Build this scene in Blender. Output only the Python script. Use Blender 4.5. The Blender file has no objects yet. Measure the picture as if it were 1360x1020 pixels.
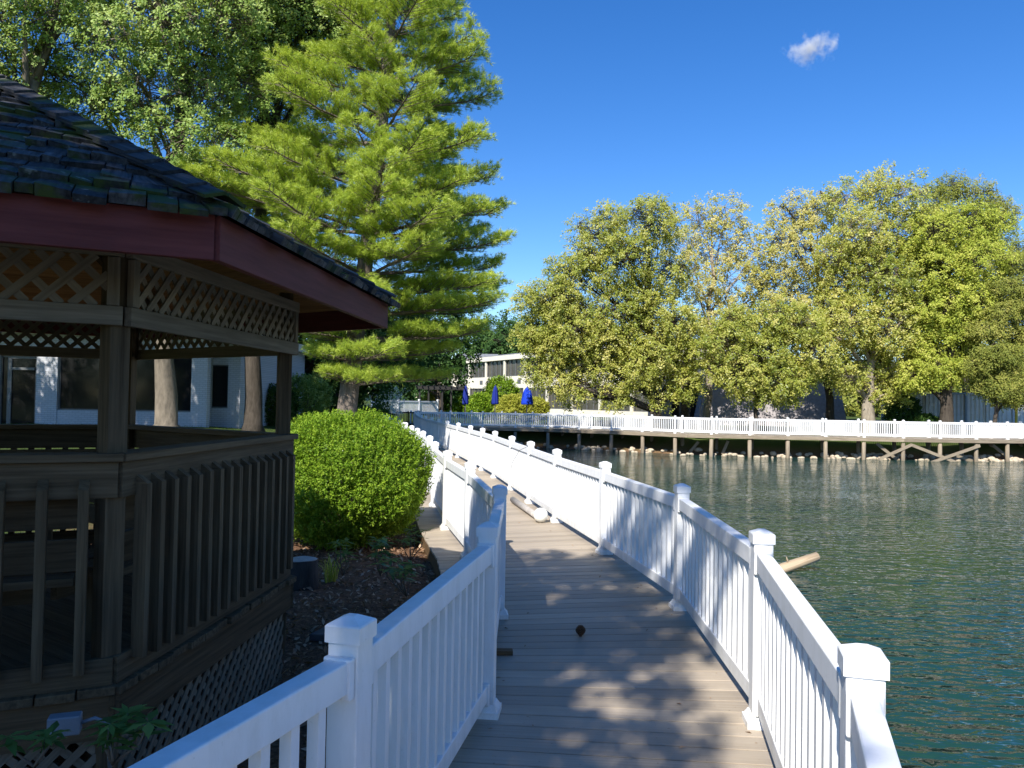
import bpy, math, random
import numpy as np
from mathutils import Vector, Matrix
R = math.radians
rnd = random.Random(7)
rng = np.random.default_rng(7)
scn = bpy.context.scene
COL = scn.collection

# ------------------------------------------------------------------ camera
H = 1.75; F = 1022.0; PITCH = R(1.29); ROLL = R(1.0)
fwd = Vector((0, math.cos(PITCH), math.sin(PITCH)))
up0 = Vector((0, -math.sin(PITCH), math.cos(PITCH)))
ri0 = Vector((1, 0, 0))
ri = ri0 * math.cos(ROLL) + up0 * math.sin(ROLL)
up = -ri0 * math.sin(ROLL) + up0 * math.cos(ROLL)
cd = bpy.data.cameras.new('camera'); cam = bpy.data.objects.new('camera', cd); COL.objects.link(cam)
m = Matrix((ri, up, -fwd)).transposed().to_4x4(); m.translation = (0, 0, H)
cam.matrix_world = m
cd.sensor_fit = 'HORIZONTAL'; cd.sensor_width = 36; cd.lens = 36 * F / 1360
cd.clip_start = 0.05; cd.clip_end = 6000
scn.camera = cam

def ray(px, py):
    return ri * ((px - 680) / F) + up * ((510 - py) / F) + fwd
def G(px, py, z=0.0):            # where the line of sight meets height z
    d = ray(px, py); t = (z - H) / d.z
    return Vector((0, 0, H)) + d * t
def A(px, py, Y):                # where it meets distance Y
    d = ray(px, py); t = Y / d.y
    return Vector((0, 0, H)) + d * t

# ------------------------------------------------------------------ helpers
def tag(o, label=None, cat=None, group=None, kind=None):
    if label: o['label'] = label
    if cat: o['category'] = cat
    if group: o['group'] = group
    if kind: o['kind'] = kind
    return o
def empty(name, loc, label, cat, group=None, rz=0):
    o = bpy.data.objects.new(name, None); COL.objects.link(o)
    o.empty_display_size = .2
    o.location = loc; o.rotation_euler = (0, 0, rz)
    return tag(o, label, cat, group)
def wloc(o):
    v = Vector((0, 0, 0))
    while o is not None:
        v += o.location; o = o.parent
    return v
def fastmesh(name, V, Fc, mats, tint=None, gc=None, smooth=False, midx=None):
    V = np.asarray(V, dtype=np.float32); me = bpy.data.meshes.new(name)
    if isinstance(Fc, np.ndarray):
        nf, k = Fc.shape
        me.vertices.add(len(V)); me.vertices.foreach_set('co', V.ravel())
        me.loops.add(nf * k); me.loops.foreach_set('vertex_index', Fc.astype(np.int32).ravel())
        me.polygons.add(nf); me.polygons.foreach_set('loop_start', np.arange(0, nf * k, k, dtype=np.int32))
        try: me.polygons.foreach_set('loop_total', np.full(nf, k, dtype=np.int32))
        except Exception: pass
        me.update(calc_edges=True)
    else:
        me.from_pydata(V.tolist(), [], Fc); me.update()
    if tint is not None:
        a = me.attributes.new('tint', 'FLOAT', 'POINT'); a.data.foreach_set('value', np.asarray(tint, dtype=np.float32))
    if gc is not None:
        a = me.attributes.new('gc', 'FLOAT_VECTOR', 'POINT'); a.data.foreach_set('vector', np.asarray(gc, dtype=np.float32).ravel())
    if not isinstance(mats, (list, tuple)): mats = [mats]
    for mm in mats: me.materials.append(mm)
    if midx is not None: me.polygons.foreach_set('material_index', np.asarray(midx, dtype=np.int32))
    if smooth: me.polygons.foreach_set('use_smooth', np.ones(len(me.polygons), dtype=bool))
    return me
def link(name, me, parent=None, loc=(0, 0, 0), rz=0):
    o = bpy.data.objects.new(name, me); COL.objects.link(o)
    o.location = loc; o.rotation_euler = (0, 0, rz)
    if parent is not None: o.parent = parent
    return o

class MB:
    def __init__(s): s.v = []; s.f = []; s.t = []; s.g = []; s.mi = []; s.cm = 0
    def add(s, vs, fs, tint=None, gc=None):
        b = len(s.v); tint = rnd.random() if tint is None else tint
        s.v += [tuple(v) for v in vs]; s.f += [[i + b for i in f] for f in fs]
        s.t += [tint] * len(vs)
        s.g += [tuple(g) for g in (gc if gc is not None else vs)]
        s.mi += [s.cm] * len(fs)
    BF = [(0, 3, 2, 1), (4, 5, 6, 7), (0, 1, 5, 4), (1, 2, 6, 5), (2, 3, 7, 6), (3, 0, 4, 7)]
    def beam(s, p0, p1, w, h, upv=(0, 0, 1), tint=None, w1=None, h1=None):
        """board from p0 to p1; w across, h along upv; w1,h1 at the far end"""
        p0 = Vector(p0); p1 = Vector(p1); d = (p1 - p0); L = d.length; d = d / max(L, 1e-6)
        u = Vector(upv); u = (u - d * u.dot(d));
        if u.length < 1e-5: u = Vector((1, 0, 0)) - d * d.x
        u.normalize(); a = d.cross(u)
        w1 = w if w1 is None else w1; h1 = h if h1 is None else h1
        vs = []; gs = []; o = Vector((rnd.uniform(0, 50), rnd.uniform(0, 50), rnd.uniform(0, 50)))
        for (p, l, ww, hh) in ((p0, 0, w, h), (p1, L, w1, h1)):
            for (sa, su) in ((-1, -1), (1, -1), (1, 1), (-1, 1)):
                vs.append(p + a * (sa * ww / 2) + u * (su * hh / 2)); gs.append(o + Vector((l, sa * ww / 2, su * hh / 2)))
        s.add(vs, s.BF, tint, gs)
    def box(s, c, size, rz=0, tint=None):
        c = Vector(c); dz = Vector((0, 0, size[2] / 2)); ax = Vector((math.cos(rz), math.sin(rz), 0))
        # long horizontal axis carries the grain
        s.beamz(c - dz, c + dz, size[0], size[1], rz, tint)
    def beamz(s, p0, p1, w, h, rz=0, tint=None, w1=None, h1=None):
        w1 = w if w1 is None else w1; h1 = h if h1 is None else h1
        ax = Vector((math.cos(rz), math.sin(rz), 0)); ay = Vector((-math.sin(rz), math.cos(rz), 0))
        vs = []; gs = []; o = Vector((rnd.uniform(0, 50), rnd.uniform(0, 50), rnd.uniform(0, 50)))
        for (p, ww, hh) in ((Vector(p0), w, h), (Vector(p1), w1, h1)):
            for (sa, su) in ((-1, -1), (1, -1), (1, 1), (-1, 1)):
                v = p + ax * (sa * ww / 2) + ay * (su * hh / 2)
                vs.append(v); gs.append(o + Vector((p.z if False else Vector(p).z, sa * ww / 2, su * hh / 2)))
        s.add(vs, s.BF, tint, gs)
    def tube(s, pts, rad, n=8, tint=None, cap=True, wob=0.0):
        pts = [Vector(p) for p in pts]; vs = []; fs = []; gs = []
        ref = Vector((0.13, 0.21, 1)).normalized(); l = 0
        o = rnd.uniform(0, 40)
        for i, p in enumerate(pts):
            d = (pts[min(i + 1, len(pts) - 1)] - pts[max(i - 1, 0)]).normalized()
            if abs(d.dot(ref)) > .95: rr = Vector((1, 0, 0))
            else: rr = ref
            a = d.cross(rr).normalized(); b = d.cross(a)
            if i: l += (p - pts[i - 1]).length
            for k in range(n):
                t = 2 * math.pi * k / n; q = rad[i] * (1 + wob * math.sin(3 * t + i * .7) + wob * .6 * math.sin(5 * t + 1.3 * i))
                vs.append(p + a * (math.cos(t) * q) + b * (math.sin(t) * q))
                gs.append((o + l, math.cos(t) * rad[i], math.sin(t) * rad[i]))
        for i in range(len(pts) - 1):
            for k in range(n):
                k2 = (k + 1) % n
                fs.append((i * n + k, i * n + k2, (i + 1) * n + k2, (i + 1) * n + k))
        if cap:
            fs.append(tuple(range(n - 1, -1, -1))); b0 = (len(pts) - 1) * n; fs.append(tuple(range(b0, b0 + n)))
        s.add(vs, fs, tint, gs)
    def lathe(s, c, prof, n=20, tint=None, fold=0, foldn=8):
        vs = []; fs = []; c = Vector(c)
        for (r, z) in prof:
            for k in range(n):
                t = 2 * math.pi * k / n; q = r * (1 + fold * math.cos(foldn * t))
                vs.append(c + Vector((math.cos(t) * q, math.sin(t) * q, z)))
        for i in range(len(prof) - 1):
            for k in range(n):
                k2 = (k + 1) % n; fs.append((i * n + k, i * n + k2, (i + 1) * n + k2, (i + 1) * n + k))
        fs.append(tuple(range(n - 1, -1, -1))); b0 = (len(prof) - 1) * n; fs.append(tuple(range(b0, b0 + n)))
        s.add(vs, fs, tint)
    def mesh(s, name, mats, off=(0, 0, 0), smooth=False):
        V = np.array(s.v) - np.array(tuple(off))
        return fastmesh(name, V, s.f, mats, s.t, s.g, smooth, s.mi if max(s.mi + [0]) > 0 else None)
    def build(s, name, mats, parent=None, smooth=False, bevel=0, loc=None):
        off = wloc(parent) if parent is not None else (Vector(loc) if loc is not None else Vector((0, 0, 0)))
        o = link(name, s.mesh(name, mats, off, smooth), parent, (0, 0, 0) if parent is not None else off)
        if bevel:
            b = o.modifiers.new('bevel', 'BEVEL'); b.width = bevel; b.segments = 2; b.limit_method = 'ANGLE'
        return o

# ------------------------------------------------------------------ materials
def newmat(name):
    mt = bpy.data.materials.new(name); mt.use_nodes = True; nt = mt.node_tree
    for n in list(nt.nodes): nt.nodes.remove(n)
    return mt, nt
class NT:
    def __init__(s, nt): s.nt = nt
    def n(s, typ, **kw):
        nd = s.nt.nodes.new(typ)
        for k, v in kw.items():
            if k.startswith('_'): setattr(nd, k[1:], v)
            else:
                key = int(k[1:]) if k[0] == 'i' and k[1:].isdigit() else k.replace('__', ' ')
                if isinstance(v, bpy.types.NodeSocket): s.nt.links.new(v, nd.inputs[key])
                else: nd.inputs[key].default_value = v
        return nd
    def ramp(s, fac, stops):
        r = s.nt.nodes.new('ShaderNodeValToRGB'); s.nt.links.new(fac, r.inputs[0]); e = r.color_ramp.elements
        while len(e) < len(stops): e.new(.5)
        for i, (p, c) in enumerate(stops):
            e[i].position = p; e[i].color = (*c, 1) if len(c) == 3 else c
        return r.outputs[0]
    def mix(s, f, a, b, mode='MIX'):
        nd = s.nt.nodes.new('ShaderNodeMix'); nd.data_type = 'RGBA'; nd.blend_type = mode
        for sock, v in ((nd.inputs[0], f), (nd.inputs[6], a), (nd.inputs[7], b)):
            if isinstance(v, bpy.types.NodeSocket): s.nt.links.new(v, sock)
            else: sock.default_value = v if not isinstance(v, tuple) else (*v, 1)[:4]
        return nd.outputs[2]
    def math(s, op, a, b=0.0):
        nd = s.nt.nodes.new('ShaderNodeMath'); nd.operation = op
        for sock, v in ((nd.inputs[0], a), (nd.inputs[1], b)):
            if isinstance(v, bpy.types.NodeSocket): s.nt.links.new(v, sock)
            else: sock.default_value = v
        return nd.outputs[0]
    def attr(s, name): return s.n('ShaderNodeAttribute', _attribute_name=name)
    def noise(s, vec, scale, detail=4, rough=.55, out='Fac'):
        return s.n('ShaderNodeTexNoise', Vector=vec, Scale=scale, Detail=detail, Roughness=rough).outputs[out]
    def scale(s, vec, sc): return s.n('ShaderNodeMapping', Vector=vec, Scale=sc).outputs[0]
    def bump(s, h, strength, dist):
        return s.n('ShaderNodeBump', Height=h, Strength=strength, Distance=dist).outputs[0]
    def out(s, sh, vol=None):
        o = s.nt.nodes.new('ShaderNodeOutputMaterial')
        if sh is not None: s.nt.links.new(sh, o.inputs[0])
        if vol is not None: s.nt.links.new(vol, o.inputs[1])
    def pbr(s, col, rough=.6, normal=None, spec=.4, **kw):
        nd = s.nt.nodes.new('ShaderNodeBsdfPrincipled')
        for k, v in (('Base Color', col), ('Roughness', rough), ('Specular IOR Level', spec)):
            if isinstance(v, bpy.types.NodeSocket): s.nt.links.new(v, nd.inputs[k])
            else: nd.inputs[k].default_value = (*v, 1) if isinstance(v, tuple) else v
        if normal is not None: s.nt.links.new(normal, nd.inputs['Normal'])
        for k, v in kw.items(): nd.inputs[k.replace('__', ' ')].default_value = v
        return nd.outputs[0]

def wood(name, dark, light, moss=None, mossamt=.55, rough=.8, grain=38, tintamt=.35, bump=.5):
    mt, nt = newmat(name); k = NT(nt)
    gc = k.attr('gc').outputs['Vector']; t = k.attr('tint').outputs['Fac']
    g = k.noise(k.scale(gc, (1.6, grain, grain)), 1.0, 5, .65)
    g2 = k.noise(k.scale(gc, (2.5, 9, 9)), 1.0, 3)
    c = k.ramp(g, [(.3, dark), (.72, light)])
    c = k.mix(k.math('MULTIPLY', g2, .35), c, tuple(x * .45 for x in dark))
    v = k.math('ADD', k.math('MULTIPLY', t, tintamt), 1 - tintamt * .55)
    c = k.mix(1.0, c, k.n('ShaderNodeCombineXYZ', X=v, Y=v, Z=v).outputs[0], 'MULTIPLY')
    if moss:
        tc = k.n('ShaderNodeTexCoord').outputs['Object']
        mn = k.ramp(k.noise(tc, 3.2, 6, .7), [(mossamt, (0, 0, 0)), (mossamt + .1, (1, 1, 1))])
        c = k.mix(mn, c, moss)
        mn2 = k.ramp(k.noise(tc, 14, 3, .6), [(.66, (0, 0, 0)), (.72, (1, 1, 1))])
        c = k.mix(k.math('MULTIPLY', mn2, .5), c, (.32, .33, .3))
    k.out(k.pbr(c, rough, k.bump(g, bump, .004), .25)); return mt

M = {}
M['grey_wood'] = wood('grey_wood', (.07, .041, .018), (.21, .14, .075))
M['brown_wood'] = wood('brown_wood', (.06, .036, .016), (.17, .105, .053))
M['lattice_wood'] = wood('lattice_wood', (.15, .115, .075), (.33, .26, .18))
M['ceiling_wood'] = wood('ceiling_wood', (.25, .12, .045), (.52, .29, .12))
M['red_wood'] = wood('red_wood', (.12, .026, .024), (.22, .056, .048), tintamt=.12, rough=.7, grain=26, bump=.9)
M['shake'] = wood('shake', (.01, .009, .009), (.12, .12, .125), moss=(.045, .065, .015), mossamt=.5, tintamt=.95)
M['pile_wood'] = wood('pile_wood', (.16, .125, .085), (.42, .35, .25))
M['dark_fence'] = wood('dark_fence', (.03, .02, .014), (.07, .05, .035))
M['log_wood'] = wood('log_wood', (.28, .2, .12), (.55, .44, .3))

def deck_mat():
    mt, nt = newmat('deck_boards'); k = NT(nt)
    gc = k.attr('gc').outputs['Vector']; t = k.attr('tint').outputs['Fac']
    tc = k.n('ShaderNodeTexCoord').outputs['Object']
    g = k.noise(k.scale(gc, (1.2, 70, 70)), 1.0, 3, .6)
    c = k.ramp(g, [(.25, (.31, .25, .185)), (.75, (.4, .34, .265))])
    v = k.math('ADD', k.math('MULTIPLY', t, .3), .84)
    c = k.mix(1.0, c, k.n('ShaderNodeCombineXYZ', X=v, Y=v, Z=v).outputs[0], 'MULTIPLY')
    st = k.ramp(k.noise(tc, 1.1, 5, .6), [(.5, (0, 0, 0)), (.7, (1, 1, 1))])
    c = k.mix(k.math('MULTIPLY', st, .28), c, (.2, .165, .125))
    sp = k.ramp(k.noise(k.scale(tc, (5, 1.2, 1)), 3, 4, .7), [(.66, (0, 0, 0)), (.74, (1, 1, 1))])
    c = k.mix(k.math('MULTIPLY', sp, .3), c, (.5, .46, .4))
    dr = k.ramp(k.noise(tc, 45, 2, .5), [(.7, (0, 0, 0)), (.76, (1, 1, 1))])
    c = k.mix(k.math('MULTIPLY', dr, .5), c, (.1, .075, .05))
    k.out(k.pbr(c, .62, k.bump(g, .35, .002), .35)); return mt
M['deck'] = deck_mat()
def vinyl():
    mt, nt = newmat('white_vinyl'); k = NT(nt)
    tc = k.n('ShaderNodeNewGeometry').outputs['Position']
    st = k.ramp(k.noise(k.scale(tc, (5, 5, 1.4)), 1.6, 6, .7), [(.45, (.8, .8, .79)), (.72, (.69, .69, .66))])
    sp = k.ramp(k.noise(tc, 60, 2, .5), [(.7, (0, 0, 0)), (.75, (1, 1, 1))])
    c = k.mix(k.math('MULTIPLY', sp, .22), st, (.4, .4, .34))
    z_ = k.n('ShaderNodeSeparateXYZ', Vector=tc).outputs[2]
    lowz = k.math('MULTIPLY', k.ramp(z_, [(.02, (1, 1, 1)), (.2, (0, 0, 0))]), k.ramp(k.noise(tc, 9, 5, .7), [(.4, (0, 0, 0)), (.65, (1, 1, 1))]))
    c = k.mix(k.math('MULTIPLY', lowz, .4), c, (.3, .29, .2))
    k.out(k.pbr(c, .42, k.bump(k.noise(tc, 25, 3), .05, .002), .35)); return mt
M['vinyl'] = vinyl()
def simple(name, col, rough=.6, spec=.4, nscale=4, namt=.25, bump=.2, bd=.01, **kw):
    mt, nt = newmat(name); k = NT(nt); p = k.n('ShaderNodeTexCoord').outputs['Object']
    n = k.noise(p, nscale, 6, .65)
    lo = tuple(c * (1 - namt) for c in col); hi = tuple(min(1, c * (1 + namt)) for c in col)
    k.out(k.pbr(k.ramp(n, [(.3, lo), (.7, hi)]), rough, k.bump(n, bump, bd), spec, **kw)); return mt
def leafmat(name, c0, c1, c2, trans=.35, rough=.55, spec=.15):
    mt, nt = newmat(name); k = NT(nt); t = k.attr('tint').outputs['Fac']
    c = k.ramp(t, [(0, c0), (.5, c1), (1, c2)])
    p = k.pbr(c, rough, None, spec)
    tr = k.n('ShaderNodeBsdfTranslucent', Color=k.mix(.45, c, tuple(min(1, x * q) for x, q in zip(c2, (1.3, 1.3, .5))))).outputs[0]
    mx = k.n('ShaderNodeMixShader', Fac=trans); nt.links.new(p, mx.inputs[1]); nt.links.new(tr, mx.inputs[2])
    k.out(mx.outputs[0]); return mt
def barkmat(name, d, l, sc=9):
    mt, nt = newmat(name); k = NT(nt); gc = k.attr('gc').outputs['Vector']
    n = k.noise(k.scale(gc, (2.2, sc, sc)), 1.0, 7, .7)
    b = k.noise(k.scale(gc, (1, 3, 3)), 1.0, 4, .6)
    c = k.mix(k.math('MULTIPLY', b, .6), k.ramp(n, [(.32, d), (.66, l)]), tuple(x * .7 for x in l))
    k.out(k.pbr(c, .9, k.bump(n, .9, .03), .15)); return mt
M['bark_dark'] = barkmat('bark_dark', (.025, .02, .015), (.1, .082, .065))
M['bark_grey'] = barkmat('bark_grey', (.06, .052, .04), (.24, .2, .15), 6)
M['bark_pine'] = barkmat('bark_pine', (.06, .045, .037), (.25, .205, .17), 12)
M['bark_light'] = barkmat('bark_light', (.14, .115, .085), (.4, .34, .26), 7)
M['leaf_maple'] = leafmat('leaf_maple', (0.12, 0.21, 0.04), (0.28, 0.39, 0.1), (0.52, 0.6, 0.24), .38)
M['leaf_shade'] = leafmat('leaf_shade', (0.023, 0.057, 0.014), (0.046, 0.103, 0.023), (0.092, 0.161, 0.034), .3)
M['leaf_birch'] = leafmat('leaf_birch', (0.14, 0.2, 0.03), (0.34, 0.37, 0.06), (0.62, 0.56, 0.17), .4, .42, .4)
M['leaf_birch_pale'] = leafmat('leaf_birch_pale', (0.24, 0.27, 0.05), (0.46, 0.44, 0.13), (0.7, 0.6, 0.27), .4)
M['leaf_lime'] = leafmat('leaf_lime', (0.16, 0.22, 0.03), (0.37, 0.42, 0.06), (0.62, 0.6, 0.15), .4)
M['leaf_cypress'] = leafmat('leaf_cypress', (0.12, 0.155, 0.03), (0.24, 0.265, 0.05), (0.42, 0.39, 0.1), .3)
M['needle'] = leafmat('needle', (0.11, 0.2, 0.025), (0.35, 0.46, 0.06), (0.66, 0.72, 0.13), .35, .45, .4)
M['yew'] = leafmat('yew', (.055, .125, .008), (.15, .27, .018), (.34, .46, .04), .3, .5, .2)
M['rhodo'] = leafmat('rhodo', (.08, .15, .04), (.15, .25, .06), (.28, .36, .09), .3, .35, .5)
M['leaf_yellow'] = leafmat('leaf_yellow', (.22, .27, .03), (.36, .38, .05), (.5, .48, .1), .3)
M['petal'] = leafmat('petal', (.6, .6, .58), (.75, .75, .72), (.8, .8, .78), .3)
M['dry_leaf'] = leafmat('dry_leaf', (.12, .065, .038), (.32, .19, .11), (.55, .4, .27), .1, .8, .2)
M['twig'] = simple('twig', (.2, .16, .12), .9, .2)

def ground_mat():
    mt, nt = newmat('ground_soil_and_grass'); k = NT(nt)
    tc = k.n('ShaderNodeTexCoord').outputs['Object']
    ml = k.attr('tint').outputs['Fac']
    a = k.noise(tc, 22, 6, .75); b = k.noise(tc, 3.0, 5, .6); c3 = k.noise(tc, 90, 3, .6)
    grass = k.mix(b, (.03, .065, .012), (.075, .115, .025))
    grass = k.mix(k.math('MULTIPLY', c3, .5), grass, (.12, .13, .045))
    mul = k.ramp(a, [(.3, (.06, .035, .022)), (.55, (.22, .125, .075)), (.75, (.4, .26, .16))])
    c = k.mix(ml, grass, mul)
    k.out(k.pbr(c, .95, k.bump(k.math('ADD', a, c3), .8, .04), .1)); return mt
M['ground'] = ground_mat()
def water_mat():
    mt, nt = newmat('lake_water'); k = NT(nt)
    tc = k.n('ShaderNodeTexCoord').outputs['Object']
    w1 = k.noise(k.scale(tc, (1.6, 3.0, 1)), 1.7, 1, .5)
    w2 = k.noise(k.scale(tc, (.8, 1.5, 1)), .6, 1, .5)
    w3 = k.noise(k.scale(tc, (2.6, 5, 1)), 2.4, 1, .5)
    gust = k.ramp(k.noise(k.scale(tc, (.06, .12, 1)), 1.0, 3, .5), [(.35, (.25, .25, .25)), (.62, (1, 1, 1))])
    h = k.math('ADD', k.math('ADD', k.math('MULTIPLY', w1, .75), k.math('MULTIPLY', w2, .8)), k.math('MULTIPLY', w3, .22))
    h = k.math('MULTIPLY', h, gust)
    dp = k.noise(k.scale(tc, (.1, .1, 1)), 1, 2)
    c = k.mix(dp, (.005, .03, .03), (.014, .05, .036))
    k.out(k.pbr(c, .04, k.bump(h, 1.0, .16), .5, IOR=1.333)); return mt
M['water'] = water_mat()
def brick_white():
    mt, nt = newmat('white_painted_brick'); k = NT(nt); gc = k.n('ShaderNodeTexCoord').outputs['Object']
    mp = k.n('ShaderNodeMapping', Vector=gc, Rotation=(R(90), 0, 0)).outputs[0]
    br = k.n('ShaderNodeTexBrick', Vector=mp, Scale=1.0, Color1=(.44, .45, .48, 1), Color2=(.5, .51, .54, 1), Mortar=(.3, .31, .33, 1))
    br.inputs['Brick Width'].default_value = .22; br.inputs['Row Height'].default_value = .075; br.inputs['Mortar Size'].default_value = .008
    n = k.noise(gc, 6, 4)
    c = k.mix(k.math('MULTIPLY', n, .3), br.outputs[0], (.5, .5, .5))
    k.out(k.pbr(c, .7, k.bump(br.outputs[0], .5, .006), .3)); return mt
M['brick'] = brick_white()
M['glass_dark'] = simple('glass_dark', (.012, .012, .012), .06, .3, namt=.1, bump=.02)
M['glass_bronze'] = simple('glass_bronze', (.075, .07, .055), .2, .5, namt=.25, bump=.02, nscale=1)
M['alu'] = simple('alu', (.12, .12, .12), .4, .5)
M['stucco'] = simple('stucco', (.68, .63, .52), .85, .2, 2.5, .1)
M['cream_panel'] = simple('cream_panel', (.72, .66, .53), .8, .2, 1.5, .1)
M['roof_grey'] = simple('roof_grey', (.2, .21, .23), .8, .2)
M['grey_wall'] = simple('grey_wall', (.34, .31, .31), .9, .2, 5, .18, .5, .02)
M['dark_metal'] = simple('dark_metal', (.02, .018, .016), .5, .4)
M['blue_cloth'] = simple('blue_cloth', (.012, .05, .5), .8, .2, 3, .2)
M['navy_cloth'] = simple('navy_cloth', (.012, .025, .2), .8, .2, 3, .2)
M['stone'] = simple('stone', (.5, .42, .31), .9, .2, 5, .35, .6, .03)
M['flagstone'] = simple('flagstone', (.1, .1, .1), .9, .2, 9, .3, .5, .02)
M['globe'] = simple('globe', (.78, .78, .72), .18, .6, 5, .05, .02)
M['pole_grey'] = simple('pole_grey', (.36, .33, .3), .6, .4, 9, .3)
M['box_grey'] = simple('box_grey', (.2, .225, .25), .45, .5, 8, .1)
M['cone'] = simple('cone', (.09, .045, .022), .7, .3, 30, .4)
M['umb_pole'] = simple('umb_pole', (.1, .1, .1), .4, .5)
M['cont_grey'] = simple('cont_grey', (.55, .6, .64), .5, .4, 2, .12)
M['cont_blue'] = simple('cont_blue', (.25, .33, .42), .5, .4, 2, .12)
M['cont_white'] = simple('cont_white', (.68, .69, .66), .5, .4, 2, .12)
M['yellow_paint'] = simple('yellow_paint', (.65, .45, .04), .5, .4)
M['white_paint'] = simple('white_paint', (.75, .76, .78), .5, .4)
M['concrete'] = simple('concrete', (.42, .39, .34), .9, .2, 3, .15)

# ------------------------------------------------------------------ world, sun
EL = R(42); AZ = R(202)         # azimuth clockwise from +Y: the sun stands behind the viewer, a little to the left
w = bpy.data.worlds.new('World'); scn.world = w; w.use_nodes = True
nt = w.node_tree; k = NT(nt)
for n in list(nt.nodes): nt.nodes.remove(n)
sky = k.n('ShaderNodeTexSky'); sky.sky_type = 'NISHITA'; sky.sun_disc = False
sky.sun_elevation = EL; sky.sun_rotation = AZ; sky.air_density = 1.0; sky.dust_density = .1; sky.ozone_density = 4.0; sky.altitude = 200
hs = k.n('ShaderNodeHueSaturation', Color=sky.outputs[0], Saturation=1.3, Hue=.51)
bg = k.n('ShaderNodeBackground', Color=hs.outputs[0], Strength=.104)
wo = nt.nodes.new('ShaderNodeOutputWorld'); nt.links.new(bg.outputs[0], wo.inputs[0])
sd = bpy.data.lights.new('sun', 'SUN'); sd.energy = 4.6; sd.angle = R(.53); sd.color = (1, .955, .88)
so = bpy.data.objects.new('sun', sd); COL.objects.link(so)
tosun = Vector((math.sin(AZ) * math.cos(EL), math.cos(AZ) * math.cos(EL), math.sin(EL)))
so.rotation_euler = tosun.to_track_quat('Z', 'Y').to_euler(); so.location = tosun * 60
scn.view_settings.view_transform = 'Standard'; scn.view_settings.look = 'None'
scn.view_settings.exposure = 0.85; scn.view_settings.gamma = 1

# ------------------------------------------------------------------ terrain
WZ = -1.3
SH = [(-9, -60), (-3.5, -12), (-.6, -4), (1.5, 0), (2.3, 4), (2.35, 7), (1.8, 10), (.85, 14), (-.3, 18), (-1.5, 22), (-2.8, 28), (-4, 34), (-4.8, 41), (-4, 47), (-1.5, 51), (2.5, 51.6), (6.6, 49.6), (10.5, 46.9),
      (15, 46.3), (20, 46.2), (23, 46.3), (26.5, 46.6), (29, 46.2), (33, 46.9), (50, 46), (90, 40), (140, 10), (140, -60)]
def land_d(x, y):
    P = np.array(SH + [SH[0]]); d = np.full(x.shape, 1e9); ins = np.zeros(x.shape, bool)
    for (x0, y0), (x1, y1) in zip(P[:-1], P[1:]):
        vx, vy = x1 - x0, y1 - y0; t = np.clip(((x - x0) * vx + (y - y0) * vy) / (vx * vx + vy * vy), 0, 1)
        d = np.minimum(d, np.hypot(x - x0 - t * vx, y - y0 - t * vy))
        c = ((y0 > y) != (y1 > y)) & (x < (x1 - x0) * (y - y0) / ((y1 - y0) if y1 != y0 else 1e-9) + x0)
        ins ^= c
    return np.where(ins, -d, d)
def sm(t): t = np.clip(t, 0, 1); return t * t * (3 - 2 * t)
def ground_z(x, y):
    x = np.asarray(x, float); y = np.asarray(y, float)
    d = land_d(x, y)
    h = -.24 + .85 * sm((-x - 3.5) / 8) * sm((y - 5) / 16) + .65 * sm((y - 47) / 22) + .04 * np.sin(x * 1.7 + y) * np.cos(y * 1.3 - x * .6) + .5 * sm((y - 47) / 8) * sm((x - 24) / 10) * .6
    h = h + 1.2 * sm((y - 110) / 200)
    land = WZ + .95 * np.clip(d, 0, None)
    lz = np.minimum(land, h); kk = .25
    e = np.clip(.5 + .5 * (h - land) / kk, 0, 1); lz = h * (1 - e) + land * e - kk * e * (1 - e)
    return np.where(d > 0, np.maximum(lz, WZ - .05), np.maximum(WZ + .5 * d, -4.0))
def gz(x, y): return float(ground_z(np.array([x]), np.array([y]))[0])
def axis(parts):
    a = np.concatenate([np.arange(s, e, st) for s, e, st in parts] + [[parts[-1][1]]]); return a
gx = axis([(-1500, -200, 130), (-200, -40, 16), (-40, -8, 1.2), (-8, 4, .2), (4, 40, .9), (40, 200, 16), (200, 1500, 130)])
gy = axis([(-600, -60, 90), (-60, -6, 3), (-6, 16, .2), (16, 60, .5), (60, 200, 8), (200, 2500, 150)])
X, Y = np.meshgrid(gx, gy); Z = ground_z(X.ravel(), Y.ravel())
near = (X.ravel() > -8) & (X.ravel() < 4) & (Y.ravel() < 16)
Z = Z + near * rng.normal(0, .012, Z.shape)
nx, ny = len(gx), len(gy)
idx = np.arange(nx * ny).reshape(ny, nx)
Fq = np.stack([idx[:-1, :-1], idx[:-1, 1:], idx[1:, 1:], idx[1:, :-1]], -1).reshape(-1, 4)
xr, yr = X.ravel(), Y.ravel()
mul = np.clip(1 - sm((np.hypot((xr + 1.5) / 5.2, (yr - 6.5) / 9.5) - .85) / .3), 0, 1)
mul = np.maximum(mul, np.clip(1 - (Z - (WZ + .1)) / .5, 0, 1))
o = link('ground', fastmesh('ground', np.stack([xr, yr, Z], -1), Fq, M['ground'], mul, None, True)); tag(o, kind='structure')
mb = MB(); V = [(-9, -60, WZ), (160, -60, WZ), (160, 70, WZ), (-9, 70, WZ)]
mb.add(V, [(0, 1, 2, 3)]); tag(mb.build('lake_water', M['water']), kind='structure')

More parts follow.
